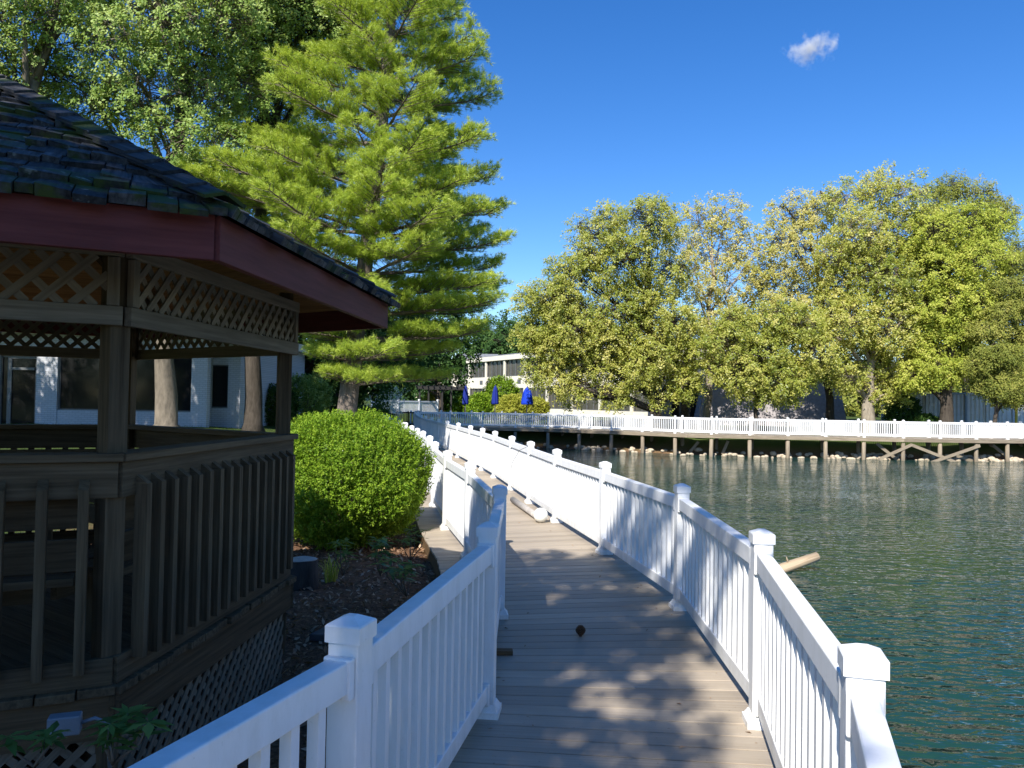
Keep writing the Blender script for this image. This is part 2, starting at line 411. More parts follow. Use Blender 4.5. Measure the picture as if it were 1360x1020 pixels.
# ------------------------------------------------------------------ boardwalks
PT = 1.08
Rt = [(1146, 852), (1012, 700), (906, 640.5), (804, 611.5), (740, 595), (705, 585), (680, 578), (657.6, 571.6), (641, 567.6), (625, 564.3)]
Lt = [(467, 812), (649, 690.6), (664, 642), (624.7, 611.8), (594.6, 597), (578, 585.3), (571, 577.5), (562, 571.4), (554.4, 567.8), (547, 564.3)]
def g2(t): v = G(t[0], t[1], PT); return (v.x, v.y)
RP = [(-1.5, -4.0), (-.55, -1.95), (.27, .12)] + [g2(t) for t in Rt] + [(-1.62, 23.6), (-2.15, 25.9), (-2.65, 28.2), (-3.15, 30.5), (-3.65, 32.8), (-4.1, 35.1), (-4.5, 37.4), (-4.9, 39.8), (-5.25, 42.2), (-5.6, 44.6), (-5.85, 47), (-6.0, 49.4)]
LP = [(-3.15, -3.3), (-2.2, -1.35), (-1.28, .3)] + [g2(t) for t in Lt] + [(-3.15, 23.0), (-3.7, 25.4), (-4.25, 27.8), (-4.8, 30.2), (-5.3, 32.6), (-5.8, 35), (-6.2, 37.4), (-6.6, 39.8), (-7.0, 42.2), (-7.3, 44.6)]
def resample(P, step):
    P = [Vector((*p, 0)) for p in P]; L = [0]
    for a, b in zip(P[:-1], P[1:]): L.append(L[-1] + (b - a).length)
    n = max(1, round(L[-1] / step)); out = []
    for i in range(n + 1):
        s = L[-1] * i / n; j = 0
        while j < len(L) - 2 and L[j + 1] < s: j += 1
        out.append(P[j].lerp(P[j + 1], (s - L[j]) / (L[j + 1] - L[j])))
    return out
def smooth_pts(P, it=2):
    for _ in range(it):
        Q = [P[0]]
        for a, b in zip(P[:-1], P[1:]): Q += [tuple(a[i] * .75 + b[i] * .25 for i in (0, 1)), tuple(a[i] * .25 + b[i] * .75 for i in (0, 1))]
        P = Q + [P[-1]]
    return P
FP = [(-6.0, 49.6), (-3.8, 50.6), (-1.5, 51.3), (2.2, 51.0), (6.6, 48.8), (10.5, 45.7), (15, 45.2), (19.7, 45.1), (22.8, 44.8), (27, 45.0), (30.5, 45.8), (38, 47)]
def offset(P, d):   # to the left of the walking direction
    out = []
    for i, p in enumerate(P):
        a = Vector(P[max(i - 1, 0)]); b = Vector(P[min(i + 1, len(P) - 1)]); t = (b - a).normalized()
        out.append((p[0] - t.y * d, p[1] + t.x * d))
    return out
def planks(mb, left, right, step=.146, gap=.0095, th=.025, z=0.0):
    n = max(2, int((sum((Vector(b) - Vector(a)).length for a, b in zip(left[:-1], left[1:])) + sum((Vector(b) - Vector(a)).length for a, b in zip(right[:-1], right[1:]))) / 2 / step))
    def samp(P):
        P = [Vector(p).to_2d() for p in P]; L = [0]
        for a, b in zip(P[:-1], P[1:]): L.append(L[-1] + (b - a).length)
        out = []
        for i in range(n + 1):
            s = L[-1] * i / n; j = 0
            while j < len(L) - 2 and L[j + 1] < s: j += 1
            out.append(P[j].lerp(P[j + 1], (s - L[j]) / max(1e-6, L[j + 1] - L[j])))
        return out
    A_, B_ = samp(left), samp(right); g = gap / step / 2
    for i in range(n):
        jz = rnd.uniform(-.0012, .0012); e0 = rnd.uniform(-.006, .006); e1 = rnd.uniform(-.006, .006)
        a0 = A_[i].lerp(A_[i + 1], g); a1 = A_[i].lerp(A_[i + 1], 1 - g); b0 = B_[i].lerp(B_[i + 1], g); b1 = B_[i].lerp(B_[i + 1], 1 - g)
        dd = (b0 - a0).normalized(); a0 = a0 - dd * e0; a1 = a1 - dd * e0; b0 = b0 + dd * e1; b1 = b1 + dd * e1
        vs = [(*a0, z - th), (*b0, z - th), (*b1, z - th), (*a1, z - th), (*a0, z + jz), (*b0, z + jz), (*b1, z + jz), (*a1, z + jz)]
        L = (b0 - a0).length; oo = rnd.uniform(0, 60); wv = (a1 - a0).length
        gs = [(oo, 0, 0), (oo + L, 0, 0), (oo + L, wv, 0), (oo, wv, 0)] * 2
        mb.add(vs, MB.BF, None, gs)
def edge_board(mb, P, z0, z1, th):
    for a, b in zip(P[:-1], P[1:]):
        mb.beam((*a, (z0 + z1) / 2), (*b, (z0 + z1) / 2), th, z1 - z0)

# near boardwalk: sections between matching posts
n_sec = min(len(RP), len(LP))
Lx = offset(LP, .16); Rx = offset(RP, -.16)
Lx = [(p[0] - (.2 if 6 < p[1] < 15 else 0), p[1]) for p in Lx] + [(-7.6, 50.5)]
bw = empty('boardwalk', (0, 6, 0), 'curving tan plank boardwalk between two white railings, leading away from the viewer', 'boardwalk')
mb = MB()
for i in range(len(Lx) - 1):
    j = i
    if j + 1 >= len(Rx): break
    planks(mb, [Lx[i], Lx[i + 1]], [Rx[j], Rx[j + 1]])
mb.build('deck', M['deck'], bw, bevel=.003)
mb = MB(); edge_board(mb, offset(Lx, -.03), -.26, -.028, .04); edge_board(mb, offset(Rx[:len(Lx)], .03), -.26, -.028, .04)
C0 = [((a[0] + b[0]) / 2, (a[1] + b[1]) / 2) for a, b in zip(Lx, Rx)]
edge_board(mb, C0, -.22, -.03, .05)
mb.build('joist', M['brown_wood'], bw)
for i in range(2, n_sec, 1):
    for P, s in ((RP, 1), (LP, -1)):
        p = P[i]; zb = gz(p[0], p[1]) - .5
        mb = MB(); mb.tube([(p[0], p[1], -.27), (p[0], p[1], zb)], [.085, .09], 10); mb.build('piling', M['pile_wood'], bw, True)

# far boardwalk
FB = offset(FP, 1.62)
fw = empty('boardwalk', (15, 46, 0), 'long far boardwalk on wooden pilings along the opposite bank of the lake', 'boardwalk')
mb = MB(); planks(mb, offset(FP, -.14), offset(FB, .14)); mb.build('deck', M['deck'], fw)
mb = MB(); edge_board(mb, offset(FP, -.11), -.21, -.028, .05); edge_board(mb, offset(FB, .11), -.27, -.028, .05); edge_board(mb, offset(FP, .8), -.22, -.03, .05)
mb.build('fascia', M['pile_wood'], fw)
FPP = resample(FP, 2.15); FBP = resample(FB, 2.15)
for P, dy in ((FPP, 0), (FBP, .02)):
    for p in P[1:]:
        zb = min(gz(p.x, p.y), WZ) - .4
        mb = MB(); mb.tube([(p.x, p.y, -.275), (p.x + rnd.uniform(-.03, .03), p.y, zb)], [.11, .12], 10); mb.build('piling', M['pile_wood'], fw, True)
def fpx(px, off=-.2):      # point on the front line that shows at column px
    best = min(((abs(680 + F * (a.x + (b.x - a.x) * t) / (a.y + (b.y - a.y) * t) - px), a.lerp(b, t)) for a, b in zip(FPP[:-1], FPP[1:]) for t in [i / 20 for i in range(20)]), key=lambda q: q[0])[1]
    return best
for (xa, za, xb, zb, oy) in ((1167, -1.25, 1211, -.35, -.17), (1169, -.35, 1200, -1.42, .35), (1211, -.38, 1272, -1.42, -.15), (1231, -1.42, 1298, -.35, -.22), (1276, -1.0, 1296, -1.3, .3), (1325, -.35, 1352, -1.25, .5), (920, -1.3, 934, -.5, .9), (966, -1.2, 974, -.4, .9)):
    a, b = fpx(xa), fpx(xb); mb = MB(); mb.beam((a.x, a.y + oy, za), (b.x, b.y + oy, zb), .05, .17, (0, 0, 1)); mb.build('brace', M['pile_wood'], fw)

# ------------------------------------------------------------------ railings
mb = MB(); mb.beamz((0, 0, .0), (0, 0, 1.0), .104, .104); post_me = mb.mesh('post', M['vinyl'])
mb = MB(); mb.beamz((0, 0, .995), (0, 0, 1.045), .119, .119); mb.beamz((0, 0, 1.045), (0, 0, 1.05), .119, .119, 0, None, .111, .111); mb.beamz((0, 0, 1.05), (0, 0, 1.07), .111, .111, 0, None, .03, .03); cap_me = mb.mesh('post_cap', M['vinyl'])
mb = MB(); mb.beamz((0, 0, .001), (0, 0, .035), .165, .165); mb.beamz((0, 0, .035), (0, 0, .07), .15, .15, 0, None, .112, .112); skirt_me = mb.mesh('post_skirt', M['vinyl'])
mb = MB(); mb.beamz((0, 0, .13), (0, 0, .88), .038, .038); bal_me = mb.mesh('baluster', M['vinyl'])
for me_, wd in ((post_me, .006), (cap_me, .006), (skirt_me, .005)): pass
def bev(o, wd):
    b = o.modifiers.new('bevel', 'BEVEL'); b.width = wd; b.segments = 2; b.limit_method = 'ANGLE'
def railing(name, label, cat, P, base=0.0, maxbal=100, mat=None, group=None, detail=True, zf=None):
    P = [Vector(p).to_3d() for p in P]
    near = min(P, key=lambda p: p.length)
    root = empty(name, (near.x, near.y, base), label, cat, group)
    rl = root.location.copy(); bals = []; ms = []
    for i, p in enumerate(P):
        a = P[max(i - 1, 0)]; b = P[min(i + 1, len(P) - 1)]; t = (b - a)
        az = math.atan2(t.y, t.x)
        z = base if zf is None else zf(i / (len(P) - 1))
        po = link('post', post_me, root, Vector((p.x, p.y, z)) - rl, az)
        cp = link('post_cap', cap_me, po); sk = link('post_skirt', skirt_me, po)
        if detail and p.length < 18: bev(po, .005)
        if i < len(P) - 1:
            q = P[i + 1]; z2 = base if zf is None else zf((i + 1) / (len(P) - 1))
            d = (q - p); L = d.length; u = d / L; e = .05; ang = math.atan2(u.y, u.x)
            a3 = Vector((p.x, p.y, z)) + u * e; b3 = Vector((q.x, q.y, z2)) - u * e
            for nm, zc, ww, hh in (('top_rail', .9, .076, .1), ('bottom_rail', .135, .05, .095)):
                mb = MB(); mb.beam(a3 + Vector((0, 0, zc)), b3 + Vector((0, 0, zc)), ww, hh)
                if detail and p.length < 14:
                    for s0, s1 in ((a3 + u * .0015, a3 + u * .03), (b3 - u * .03, b3 - u * .0015)):
                        mb.beam(s0 + Vector((0, 0, zc - .006)), s1 + Vector((0, 0, zc - .006)), ww + .022, hh + .026)
                o = mb.build(nm, M['vinyl'], root)
                if detail and p.length < 18: bev(o, .006)
            n = max(2, round((L - .1) / .125)); 
            for j in range(1, n):
                c = a3.lerp(b3, j / n); bals.append((c, ang))
    bals.sort(key=lambda b: b[0].to_2d().length)
    ii = 0
    vis = [b for b in bals if b[0].y > .2]
    ind = vis[:maxbal]; ids = set(id(b) for b in ind)
    for c, ang in ind: link('baluster', bal_me, root, c - rl, ang)
    rest = [b for b in bals if id(b) not in ids]
    if rest:
        mb = MB()
        for c, ang in rest: mb.beamz(c + Vector((0, 0, .13)), c + Vector((0, 0, .88)), .038, .038, ang)
        o = mb.build('baluster', M['vinyl'], root); tag(o, kind='stuff')
    return root
railing('railing', 'white vinyl railing on the lake side of the near boardwalk, right of the tan deck', 'railing', RP)
railing('railing', 'white railing on the land side of the near boardwalk, beside gazebo and clipped bush', 'railing', LP)
railing('railing', 'white vinyl railing on the water side of the far boardwalk, above the wooden pilings', 'railing', FPP)
railing('railing', 'white vinyl railing on the land side of the far boardwalk, behind the front one', 'railing', FBP[:-1] + [FBP[-1]])
br_a = [(-3.22, 23.1), (-5.3, 24.2), (-6.0, 24.4)]
railing('railing', 'short white railing in shade leading left from the boardwalk behind the clipped bush', 'railing', br_a, 0.0)
pr = [A(497, 548, 50), A(516, 548, 51), A(540, 548, 52.5), A(562, 548, 54), A(581, 548, 55.5)]
railing('railing', 'short white railing around the raised patio left of the dark pergola', 'railing', resample([(p.x, p.y) for p in pr], 1.9), .72)
railing('railing', 'white railing flanking the ramp from the shaded boardwalk up to the raised patio', 'railing', resample([(-7.35, 44.9), (-8.6, 47.5), (-9.0, 49.6)], 2.2), 0, zf=lambda t: .72 * t)
# dark gate railing
ga, gb = A(527, 560, 50.2), A(557, 560, 50.2)
gt = empty('gate_railing', (ga.x, ga.y, 0), 'dark brown wooden railing across the end of the shaded boardwalk', 'railing')
for t in (0, .5, 1):
    p = ga.lerp(gb, t); mb = MB(); mb.beamz((p.x, p.y, -.1), (p.x, p.y, 1.0), .09, .09); mb.build('post', M['dark_fence'], gt)
for z in (.15, .9):
    mb = MB(); mb.beam((ga.x, ga.y - .07, z), (gb.x, gb.y - .07, z), .04, .09); mb.build('rail', M['dark_fence'], gt)
for i in range(1, 14):
    p = ga.lerp(gb, i / 14); mb = MB(); mb.beamz((p.x, p.y - .03, .1), (p.x, p.y - .03, .95), .035, .035); mb.build('baluster', M['dark_fence'], gt)

# ------------------------------------------------------------------ gazebo
GC = Vector((-3.5, 4.65, 0)); A0 = R(-34.5); FZ = .465
def hx(i, r, z=0): a = A0 + i * R(60); return Vector((GC.x + r * math.cos(a), GC.y + r * math.sin(a), z))
RPST = 2.06; RE = 2.8; ZEB, ZET = 2.29, 2.47; ZA = 3.78
gzb = empty('gazebo', (GC.x, GC.y, gz(GC.x, GC.y)), 'weathered six sided wooden gazebo with mossy shake roof, red fascia and lattice panels', 'gazebo')
for i in range(6):          # faces: i -> corner i to i+1
    a, b = hx(i, RPST), hx(i + 1, RPST); u = (b - a).normalized(); nrm = Vector((u.y, -u.x, 0)); ang = math.atan2(u.y, u.x)
    Lf = (b - a).length
    # post
    mb = MB(); mb.beamz((a.x, a.y, FZ - .55), (a.x, a.y, 2.5), .092, .092, A0 + i * R(60)); mb.build('post', M['grey_wood'], gzb, bevel=.004)
    out = .055
    def at_(s, z, o=0.0): return a + u * s + nrm * (out + o) + Vector((0, 0, z))
    open_face = (i == 3)
    # lattice frieze
    fr = MB()
    fr.beam(at_(-.03, 2.1, .02), at_(Lf + .03, 2.1, .02), .035, .085)
    fr.beam(at_(-.03, 2.4, .02), at_(Lf + .03, 2.4, .02), .035, .07)
    fr.beam(at_(.01, 2.145, .02), at_(.01, 2.36, .02), .033, .05, tuple(u)); fr.beam(at_(Lf - .01, 2.145, .02), at_(Lf - .01, 2.36, .02), .033, .05, tuple(u))
    fo = fr.build('frieze_frame', M['lattice_wood'], gzb, bevel=.003)
    def lattice(z0, z1, s0, s1, sp, wd, off):
        mb = MB(); hgt = z1 - z0; x = s0 - hgt
        while x < s1:
            # rising
            xa, xb = max(x, s0), min(x + hgt, s1)
            if xb - xa > .02: mb.beam(at_(xa, z0 + xa - x, off), at_(xb, z0 + xb - x, off), .007, wd, tuple(Vector((0, 0, 1))))
            xa, xb = max(x, s0), min(x + hgt, s1)
            if xb - xa > .02: mb.beam(at_(xa, z1 - (xa - x), off - .0085), at_(xb, z1 - (xb - x), off - .0085), .007, wd, (0, 0, 1))
            x += sp
        return mb
    lattice(2.14, 2.365, .03, Lf - .03, .108 if i != 5 else .13, .034, .02).build('lattice_panel', M['lattice_wood'], gzb)
    # fascia
    ea, eb = hx(i, RE), hx(i + 1, RE)
    mb = MB(); zz = (ZEB + ZET) / 2; mb.beam(Vector((ea.x, ea.y, zz)) - u * .006, Vector((eb.x, eb.y, zz)) - u * .009, .038, ZET - ZEB)
    mb.build('fascia', M['red_wood'], gzb, bevel=.003)
    # soffit / ceiling under the roof (tongued boards)
    mb = MB(); nb = 18
    for kx in range(nb):
        t0, t1 = kx / nb, (kx + .97) / nb
        def rp(rr, s): 
            z = ZET - .035 + (RE - rr) / RE * (ZA - ZET); return hx(i, rr).lerp(hx(i + 1, rr), s) + Vector((0, 0, z))
        r0, r1 = RE * (1 - t0) - .03, RE * (1 - t1) - .03
        if r1 < .05: r1 = .05
        if r0 < .1: break
        c = [rp(r0, 0), rp(r0, 1), rp(r1, 1), rp(r1, 0)]; cu = [v + Vector((0, 0, .018)) for v in c]
        oo = rnd.uniform(0, 50); gs = [(oo, 0, 0), (oo + 2, 0, 0), (oo + 2, .14, 0), (oo, .14, 0)] * 2
        mb.add(c + cu, MB.BF, None, gs)
    mb.build('ceiling', M['ceiling_wood'], gzb)
    mb = MB(); mb.beam(hx(i, RE - .05) + Vector((0, 0, ZET - .12)), Vector((GC.x, GC.y, ZA - .16)), .045, .1); mb.build('rafter', M['brown_wood'], gzb)
    # roof shakes
    mb = MB(); apo = math.cos(R(30)); slope = Vector((0, 0, 0))
    mid = (hx(i, RE + .05) + hx(i + 1, RE + .05)) / 2; mid.z = ZET + .0; apex = Vector((GC.x, GC.y, ZA))
    sv = (apex - mid); SL = sv.length; sv.normalize(); nr = u.cross(sv); nr.normalize()
    if nr.z < 0: nr = -nr
    halfw = (hx(i, RE + .05) - hx(i + 1, RE + .05)).length / 2; expo = .145; row = 0; s = -.03
    while s < SL - .05:
        hw = halfw * (1 - max(s, 0) / SL) + .015; x = -hw - rnd.uniform(0, .05)
        while x < hw:
            wd = rnd.uniform(.06, .17); x0 = max(x, -hw); x1 = min(x + wd - .006, hw); x += wd
            if x1 - x0 < .02: continue
            s0 = s + rnd.uniform(-.035, .02); s1 = min(s + expo * 1.9, SL); hw1 = halfw * (1 - s1 / SL) + .01
            y0 = max(min(x0, hw1), -hw1); y1 = max(min(x1, hw1), -hw1)
            tb = rnd.uniform(.018, .044); cu = rnd.uniform(0, .022)
            def q(xx, ss, hh): return mid + u * xx + sv * ss + nr * hh
            vs = [q(x0, s0, .002), q(x1, s0, .002), q(y1, s1, .002), q(y0, s1, .002), q(x0, s0, tb + cu), q(x1, s0, tb + rnd.uniform(0, .01)), q(y1, s1, .008), q(y0, s1, .008)]
            oo = rnd.uniform(0, 60); Ls = s1 - s0
            gs = [(oo, x0, 0), (oo, x1, 0), (oo + Ls, x1, 0), (oo + Ls, x0, 0), (oo, x0, .03), (oo, x1, .03), (oo + Ls, x1, .01), (oo + Ls, x0, .01)]
            mb.add(vs, MB.BF, None, gs)
        s += expo; row += 1
    mb.build('roof_shakes', M['shake'], gzb)
    # hip caps
    mb = MB(); h0 = hx(i, RE + .05) + Vector((0, 0, ZET + .03)); hv = apex + Vector((0, 0, .03)) - h0; HL = hv.length; hv.normalize(); s = 0
    sidev = hv.cross(Vector((0, 0, 1))).normalized(); upn = sidev.cross(hv)
    while s < HL - .1:
        for sg in (-1, 1):
            p0 = h0 + hv * (s + rnd.uniform(-.02, .02)); p1 = p0 + hv * .3; sd_ = sidev * sg * .055
            mb.beam(p0 + sd_ * .8 + upn * .036, p1 + sd_ * .7 + upn * .012, .09, .014, tuple(upn - sidev * -sg * .38))
        s += .17
    mb.build('hip_cap', M['shake'], gzb)
    # floor edge, rim joist, skirt lattice
    mb = MB(); o2 = .1
    n = int(Lf / .14)
    for kx in range(n):
        s0, s1 = kx * (Lf + .1) / n - .05, (kx + .96) * (Lf + .1) / n - .05
        ce = at_((s0 + s1) / 2, FZ - .02 + rnd.uniform(-.003, .003), .05 + rnd.uniform(-.012, .012)); 
        mb.beam(ce - nrm * .28, ce, s1 - s0, .038)
    mb.build('floor_edge', M['grey_wood'], gzb, bevel=.003)
    mb = MB(); mb.beam(at_(-.06, FZ - .135, .005), at_(Lf + .06, FZ - .135, .005), .04, .185); mb.build('rim_joist', M['brown_wood'], gzb)
    lb = lattice(-.42, FZ - .23, 0.02, Lf - .02, .1, .034, -.01); lb.build('skirt_lattice', M['lattice_wood'], gzb)
    # railing of the face
    if not open_face:
        mb = MB(); mb.beam(at_(-.05, 1.47, -.03), at_(Lf + .05, 1.47, -.03), .15, .036); mb.build('cap_rail', M['grey_wood'], gzb, bevel=.004)
        mb = MB(); mb.beam(at_(-.03, 1.37, .0), at_(Lf + .03, 1.37, .0), .036, .16); mb.build('top_rail', M['grey_wood'], gzb, bevel=.003)
        mb = MB(); mb.beam(at_(-.03, FZ + .06, .0), at_(Lf + .03, FZ + .06, .0), .036, .12); mb.build('bottom_rail', M['grey_wood'], gzb, bevel=.003)
        nb = 16 if i != 5 else 13
        for kx in range(nb):
            s_ = .1 + (Lf - .2) * kx / (nb - 1); p0 = at_(s_, FZ + .075 + rnd.uniform(-.01, .01), .042); ztop = 1.385 + rnd.uniform(-.006, .006)
            mb = MB(); mb.beamz(p0, Vector((p0.x, p0.y, ztop - .045)), .04, .06, ang)
            q0 = Vector((p0.x, p0.y, ztop - .045)); b4 = []
            for (sa, su, dz) in ((-1, -1, 0), (1, -1, 0), (1, 1, .045), (-1, 1, .045)):
                b4.append(q0 + u * (sa * .02) + Vector((-u.y, u.x, 0)) * (su * .03) + Vector((0, 0, dz)))
            bot = [Vector((v.x, v.y, q0.z)) for v in b4]
            mb.add([bot[0], bot[1], bot[2], bot[3], b4[2], b4[3]], [(0, 3, 2, 1), (0, 1, 4, 5), (1, 2, 4), (3, 0, 5), (2, 3, 5, 4)], None)
            mb.build('baluster', M['grey_wood'], gzb)
        # bench along the inside
        if True:
            mb = MB()
            for j in range(3): mb.beam(at_(.14 + .06 * j, FZ + .44, -.17 - .145 * j), at_(Lf - .14 - .06 * j, FZ + .44, -.17 - .145 * j), .135, .036)
            mb.beam(at_(.3, FZ + .34, -.52), at_(Lf - .3, FZ + .34, -.52), .036, .15)
            mb.build('bench_seat', M['grey_wood'], gzb, bevel=.003)
            for s_ in (.55, Lf - .55):
                mb = MB(); p = at_(s_, FZ, -.46); mb.beamz(p, p + Vector((0, 0, .42)), .09, .09, ang); mb.build('bench_leg', M['grey_wood'], gzb)
            mb = MB(); mb.beam(at_(.1, FZ + .75, -.12), at_(Lf - .1, FZ + .75, -.12), .034, .14); mb.beam(at_(.1, FZ + .56, -.12), at_(Lf - .1, FZ + .56, -.12), .034, .14); mb.build('bench_back', M['grey_wood'], gzb)
mb = MB()   # floor boards
yy = -2.0
while yy < 2.05:
    half = min(2.0 * 1.0, (2.12 - abs(yy) / math.sqrt(3) * 1.0)) if abs(yy) < 1.8 else 0
    half = max(0, min(2.1 - abs(yy) * .577, 2.1))
    if abs(yy) > 1.84: half = 0
    if half > .1:
        ca, sa = math.cos(A0), math.sin(A0)
        p0 = GC + Vector((ca * -half - sa * yy, sa * -half + ca * yy, FZ - .022)); p1 = GC + Vector((ca * half - sa * yy, sa * half + ca * yy, FZ - .022))
        mb.beam(p0, p1, .134, .036)
    yy += .14
mb.build('floor', M['grey_wood'], gzb)
# electrical box on the gazebo's skirt
p = A(86, 962, 3.05)
jb = empty('junction_box', p, 'small grey electrical box fixed low on the gazebo beside a leafy shoot', 'electrical box')
mb = MB(); mb.box(p, (.115, .06, .075), R(20)); mb.build('housing', M['box_grey'], jb, bevel=.006)
mb = MB(); mb.tube([p + Vector((.055, .02, 0)), p + Vector((.1, .035, .012)), p + Vector((.13, .07, -.02)), p + Vector((.14, .09, -.25))], [.008] * 4, 6); mb.build('conduit', M['box_grey'], jb, True)

# ------------------------------------------------------------------ foliage generators
def unit(n): v = rng.normal(size=(n, 3)); return v / np.linalg.norm(v, axis=1, keepdims=True)
def leaves_arr(C, N, size, aspect=.6, D=None, fold=.12, jit=.35):
    n = len(C)
    N = N / np.linalg.norm(N, axis=1, keepdims=True)
    if D is None: D = unit(n)
    D = D - N * (D * N).sum(1, keepdims=True); D /= np.maximum(np.linalg.norm(D, axis=1, keepdims=True), 1e-6)
    W = np.cross(N, D); L = size * (1 + jit * (rng.random((n, 1)) - .5) * 2); Wd = L * aspect / 2
    v0 = C; v1 = C + D * L * .45 + W * Wd + N * L * fold; v2 = C + D * L; v3 = C + D * L * .45 - W * Wd + N * L * fold
    V = np.stack([v0, v1, v2, v3], 1).reshape(-1, 3)
    Fq = np.arange(n * 4).reshape(n, 4); return V, Fq
def sticks(P0, P1, r0, r1):
    n = len(P0); D = P1 - P0; D /= np.maximum(np.linalg.norm(D, axis=1, keepdims=True), 1e-6)
    ref = np.tile(np.array([.3, .2, .93]), (n, 1)); Aa = np.cross(D, ref); Aa /= np.maximum(np.linalg.norm(Aa, axis=1, keepdims=True), 1e-6); B = np.cross(D, Aa)
    V = []
    for P, r in ((P0, r0), (P1, r1)):
        for k_ in range(3):
            t = 2 * math.pi * k_ / 3; V.append(P + Aa * (math.cos(t) * r) + B * (math.sin(t) * r))
    V = np.stack(V, 1).reshape(-1, 3); b = np.arange(n)[:, None] * 6
    Fs = np.concatenate([b + np.array([[0, 1, 4, 3]]), b + np.array([[1, 2, 5, 4]]), b + np.array([[2, 0, 3, 5]])])
    return V, Fs
def tree(name, label, base, r0, blobs, leafmat_, bark, lsize, dens=1.0, group=None, sprig=.28, trunk_top=None, tl=.25, cat='tree', flare=.75, droop=0.0, fills=1.0, per=26, flat=1.0, aspect=.62):
    """blobs: (centre Vector, radius, density). Trunk with limbs reaching every blob, sprigs of leaves around them."""
    base = Vector(base); base.z = gz(base.x, base.y) - .05 if base.z is None or base.z < -50 else base.z
    root = empty(name, base, label, cat, group)
    cs = [b[0] for b in blobs]; top = trunk_top or Vector((sum(c.x for c in cs) / len(cs), sum(c.y for c in cs) / len(cs), max(c.z for c in cs) * .8))
    Ht = (top - base).length; mb = MB()
    pts = []; rad = []; ns = 12
    wob = [Vector((rnd.uniform(-1, 1), rnd.uniform(-1, 1), 0)) * .02 * Ht for _ in range(ns + 1)]; wob[0] = Vector((0, 0, 0)); 
    for i in range(ns + 1):
        t = i / ns; pts.append(base.lerp(top, t) + wob[i] * min(1, t * 2)); rad.append(r0 * ((1 - t) ** .8 * .85 + .12) * (1 + flare * math.exp(-t * Ht / (r0 * 1.8))))
    pts.insert(1, pts[0].lerp(pts[1], .3)); rad.insert(1, r0 * 1.08)
    mb.tube(pts, rad, 16, wob=.05)
    Cs = []; Ns = []; T = []; S0 = []; S1 = []
    for bi, (c, r, dn) in enumerate(blobs):
        # limb
        ht = max(.12, min(.95, ((c.z - base.z) / max(.1, top.z - base.z)) * .72 - (Vector((c.x - top.x, c.y - top.y)).length * .25) / Ht))
        k0 = ht * ns; i0 = int(k0); st = pts[min(i0 + 1, ns)].lerp(pts[min(i0 + 2, ns + 1)], k0 - i0)
        rl = max(.03, rad[min(i0 + 1, ns)] * .5); L = (c - st).length
        mid = st.lerp(c, .5) + Vector((rnd.uniform(-.1, .1), rnd.uniform(-.1, .1), rnd.uniform(.0, .14))) * L
        mm = [st, st.lerp(mid, .5) + Vector((0, 0, .02 * L)), mid, mid.lerp(c, .5), c + Vector((rnd.uniform(-.2, .2), rnd.uniform(-.2, .2), .25)) * r]
        mb.tube(mm, [rl, rl * .8, rl * .6, rl * .4, rl * .18], 7)
        cc = np.array(c)
        if base.y > 45 and dn == 1.0 and c.z > base.z + .62 * (max(q.z for q in cs) - base.z): dn = .75
        # secondary branches
        nb = 5 + int(r * 1.5); ends = []
        for q in range(nb):
            d = Vector(unit(1)[0]); d.z = abs(d.z) * .7 - .15; e = c + d.normalized() * r * rnd.uniform(.5, .9)
            s_ = mid.lerp(c, rnd.uniform(.1, 1)); m2 = s_.lerp(e, .5) + Vector((0, 0, .08 * r)); mb.tube([s_, m2, e], [rl * .28, rl * .18, .012], 5, cap=False); ends.append(e)
        area = math.pi * r * r
        nl = int(area * 5.2 * fills * dens * dn / (lsize * lsize * aspect * .5)); nsp = max(8, nl // per)
        d = unit(nsp); lump = 1 + .16 * np.sin(d @ rng.normal(size=3) * 4 + rng.random() * 6) + .12 * np.sin(d @ rng.normal(size=3) * 7 + rng.random() * 6)
        rr = r * (.35 + .65 * rng.random(nsp) ** .45) * lump
        sc = cc + d * rr[:, None] * np.array([1, 1, .92 * flat]); sc[:, 2] -= droop * rng.random(nsp) * r
        # sprigs are short shoots: leaves strung along a drooping line
        dirn = d * .8 + unit(nsp) * .6 + np.array([0, 0, -.15]); dirn /= np.linalg.norm(dirn, axis=1, keepdims=True)
        tt = rng.random((nsp, per)); ln = sprig * (1 + rng.random((nsp, 1, 1)))
        P = sc[:, None, :] + dirn[:, None, :] * (tt[..., None] * ln) + rng.normal(size=(nsp, per, 3)) * sprig * .32
        P[..., 2] -= (tt ** 2) * sprig * .4
        out = np.repeat(d[:, None, :], per, 1)
        N = rng.normal(size=(nsp, per, 3)) * .65 + np.array([0, 0, .75]) + out * .45 + np.array([-.35, -.85, .1])
        Cs.append(P.reshape(-1, 3)); Ns.append(N.reshape(-1, 3))
        tb = np.clip(.5 + rng.normal(size=(nsp, 1)) * tl * .6 + rng.normal() * .08, 0, 1); T.append(np.clip(tb + rng.normal(size=(nsp, per)) * tl * .6, 0, 1).ravel())
        S1.append(sc); E = np.array([list(e) for e in ends] + [list(c)]); S0.append(E[rng.integers(0, len(E), nsp)])
    trunk = mb.build('trunk', bark, root, True)
    P0 = np.concatenate(S0); P1 = np.concatenate(S1); dd = np.linalg.norm(P1 - P0, axis=1); keep = (rng.random(len(P0)) < .5)
    V, Fs = sticks(P0[keep], P1[keep], .012 + lsize * .04, .005 + lsize * .01)
    off = np.array(base)
    gcs = V.copy()
    tw = link('twigs', fastmesh('twigs', V - off, Fs, bark, np.zeros(len(V)), gcs), root)
    C = np.concatenate(Cs); N = np.concatenate(Ns); T = np.concatenate(T)
    V, Fl = leaves_arr(C, N, lsize, aspect)
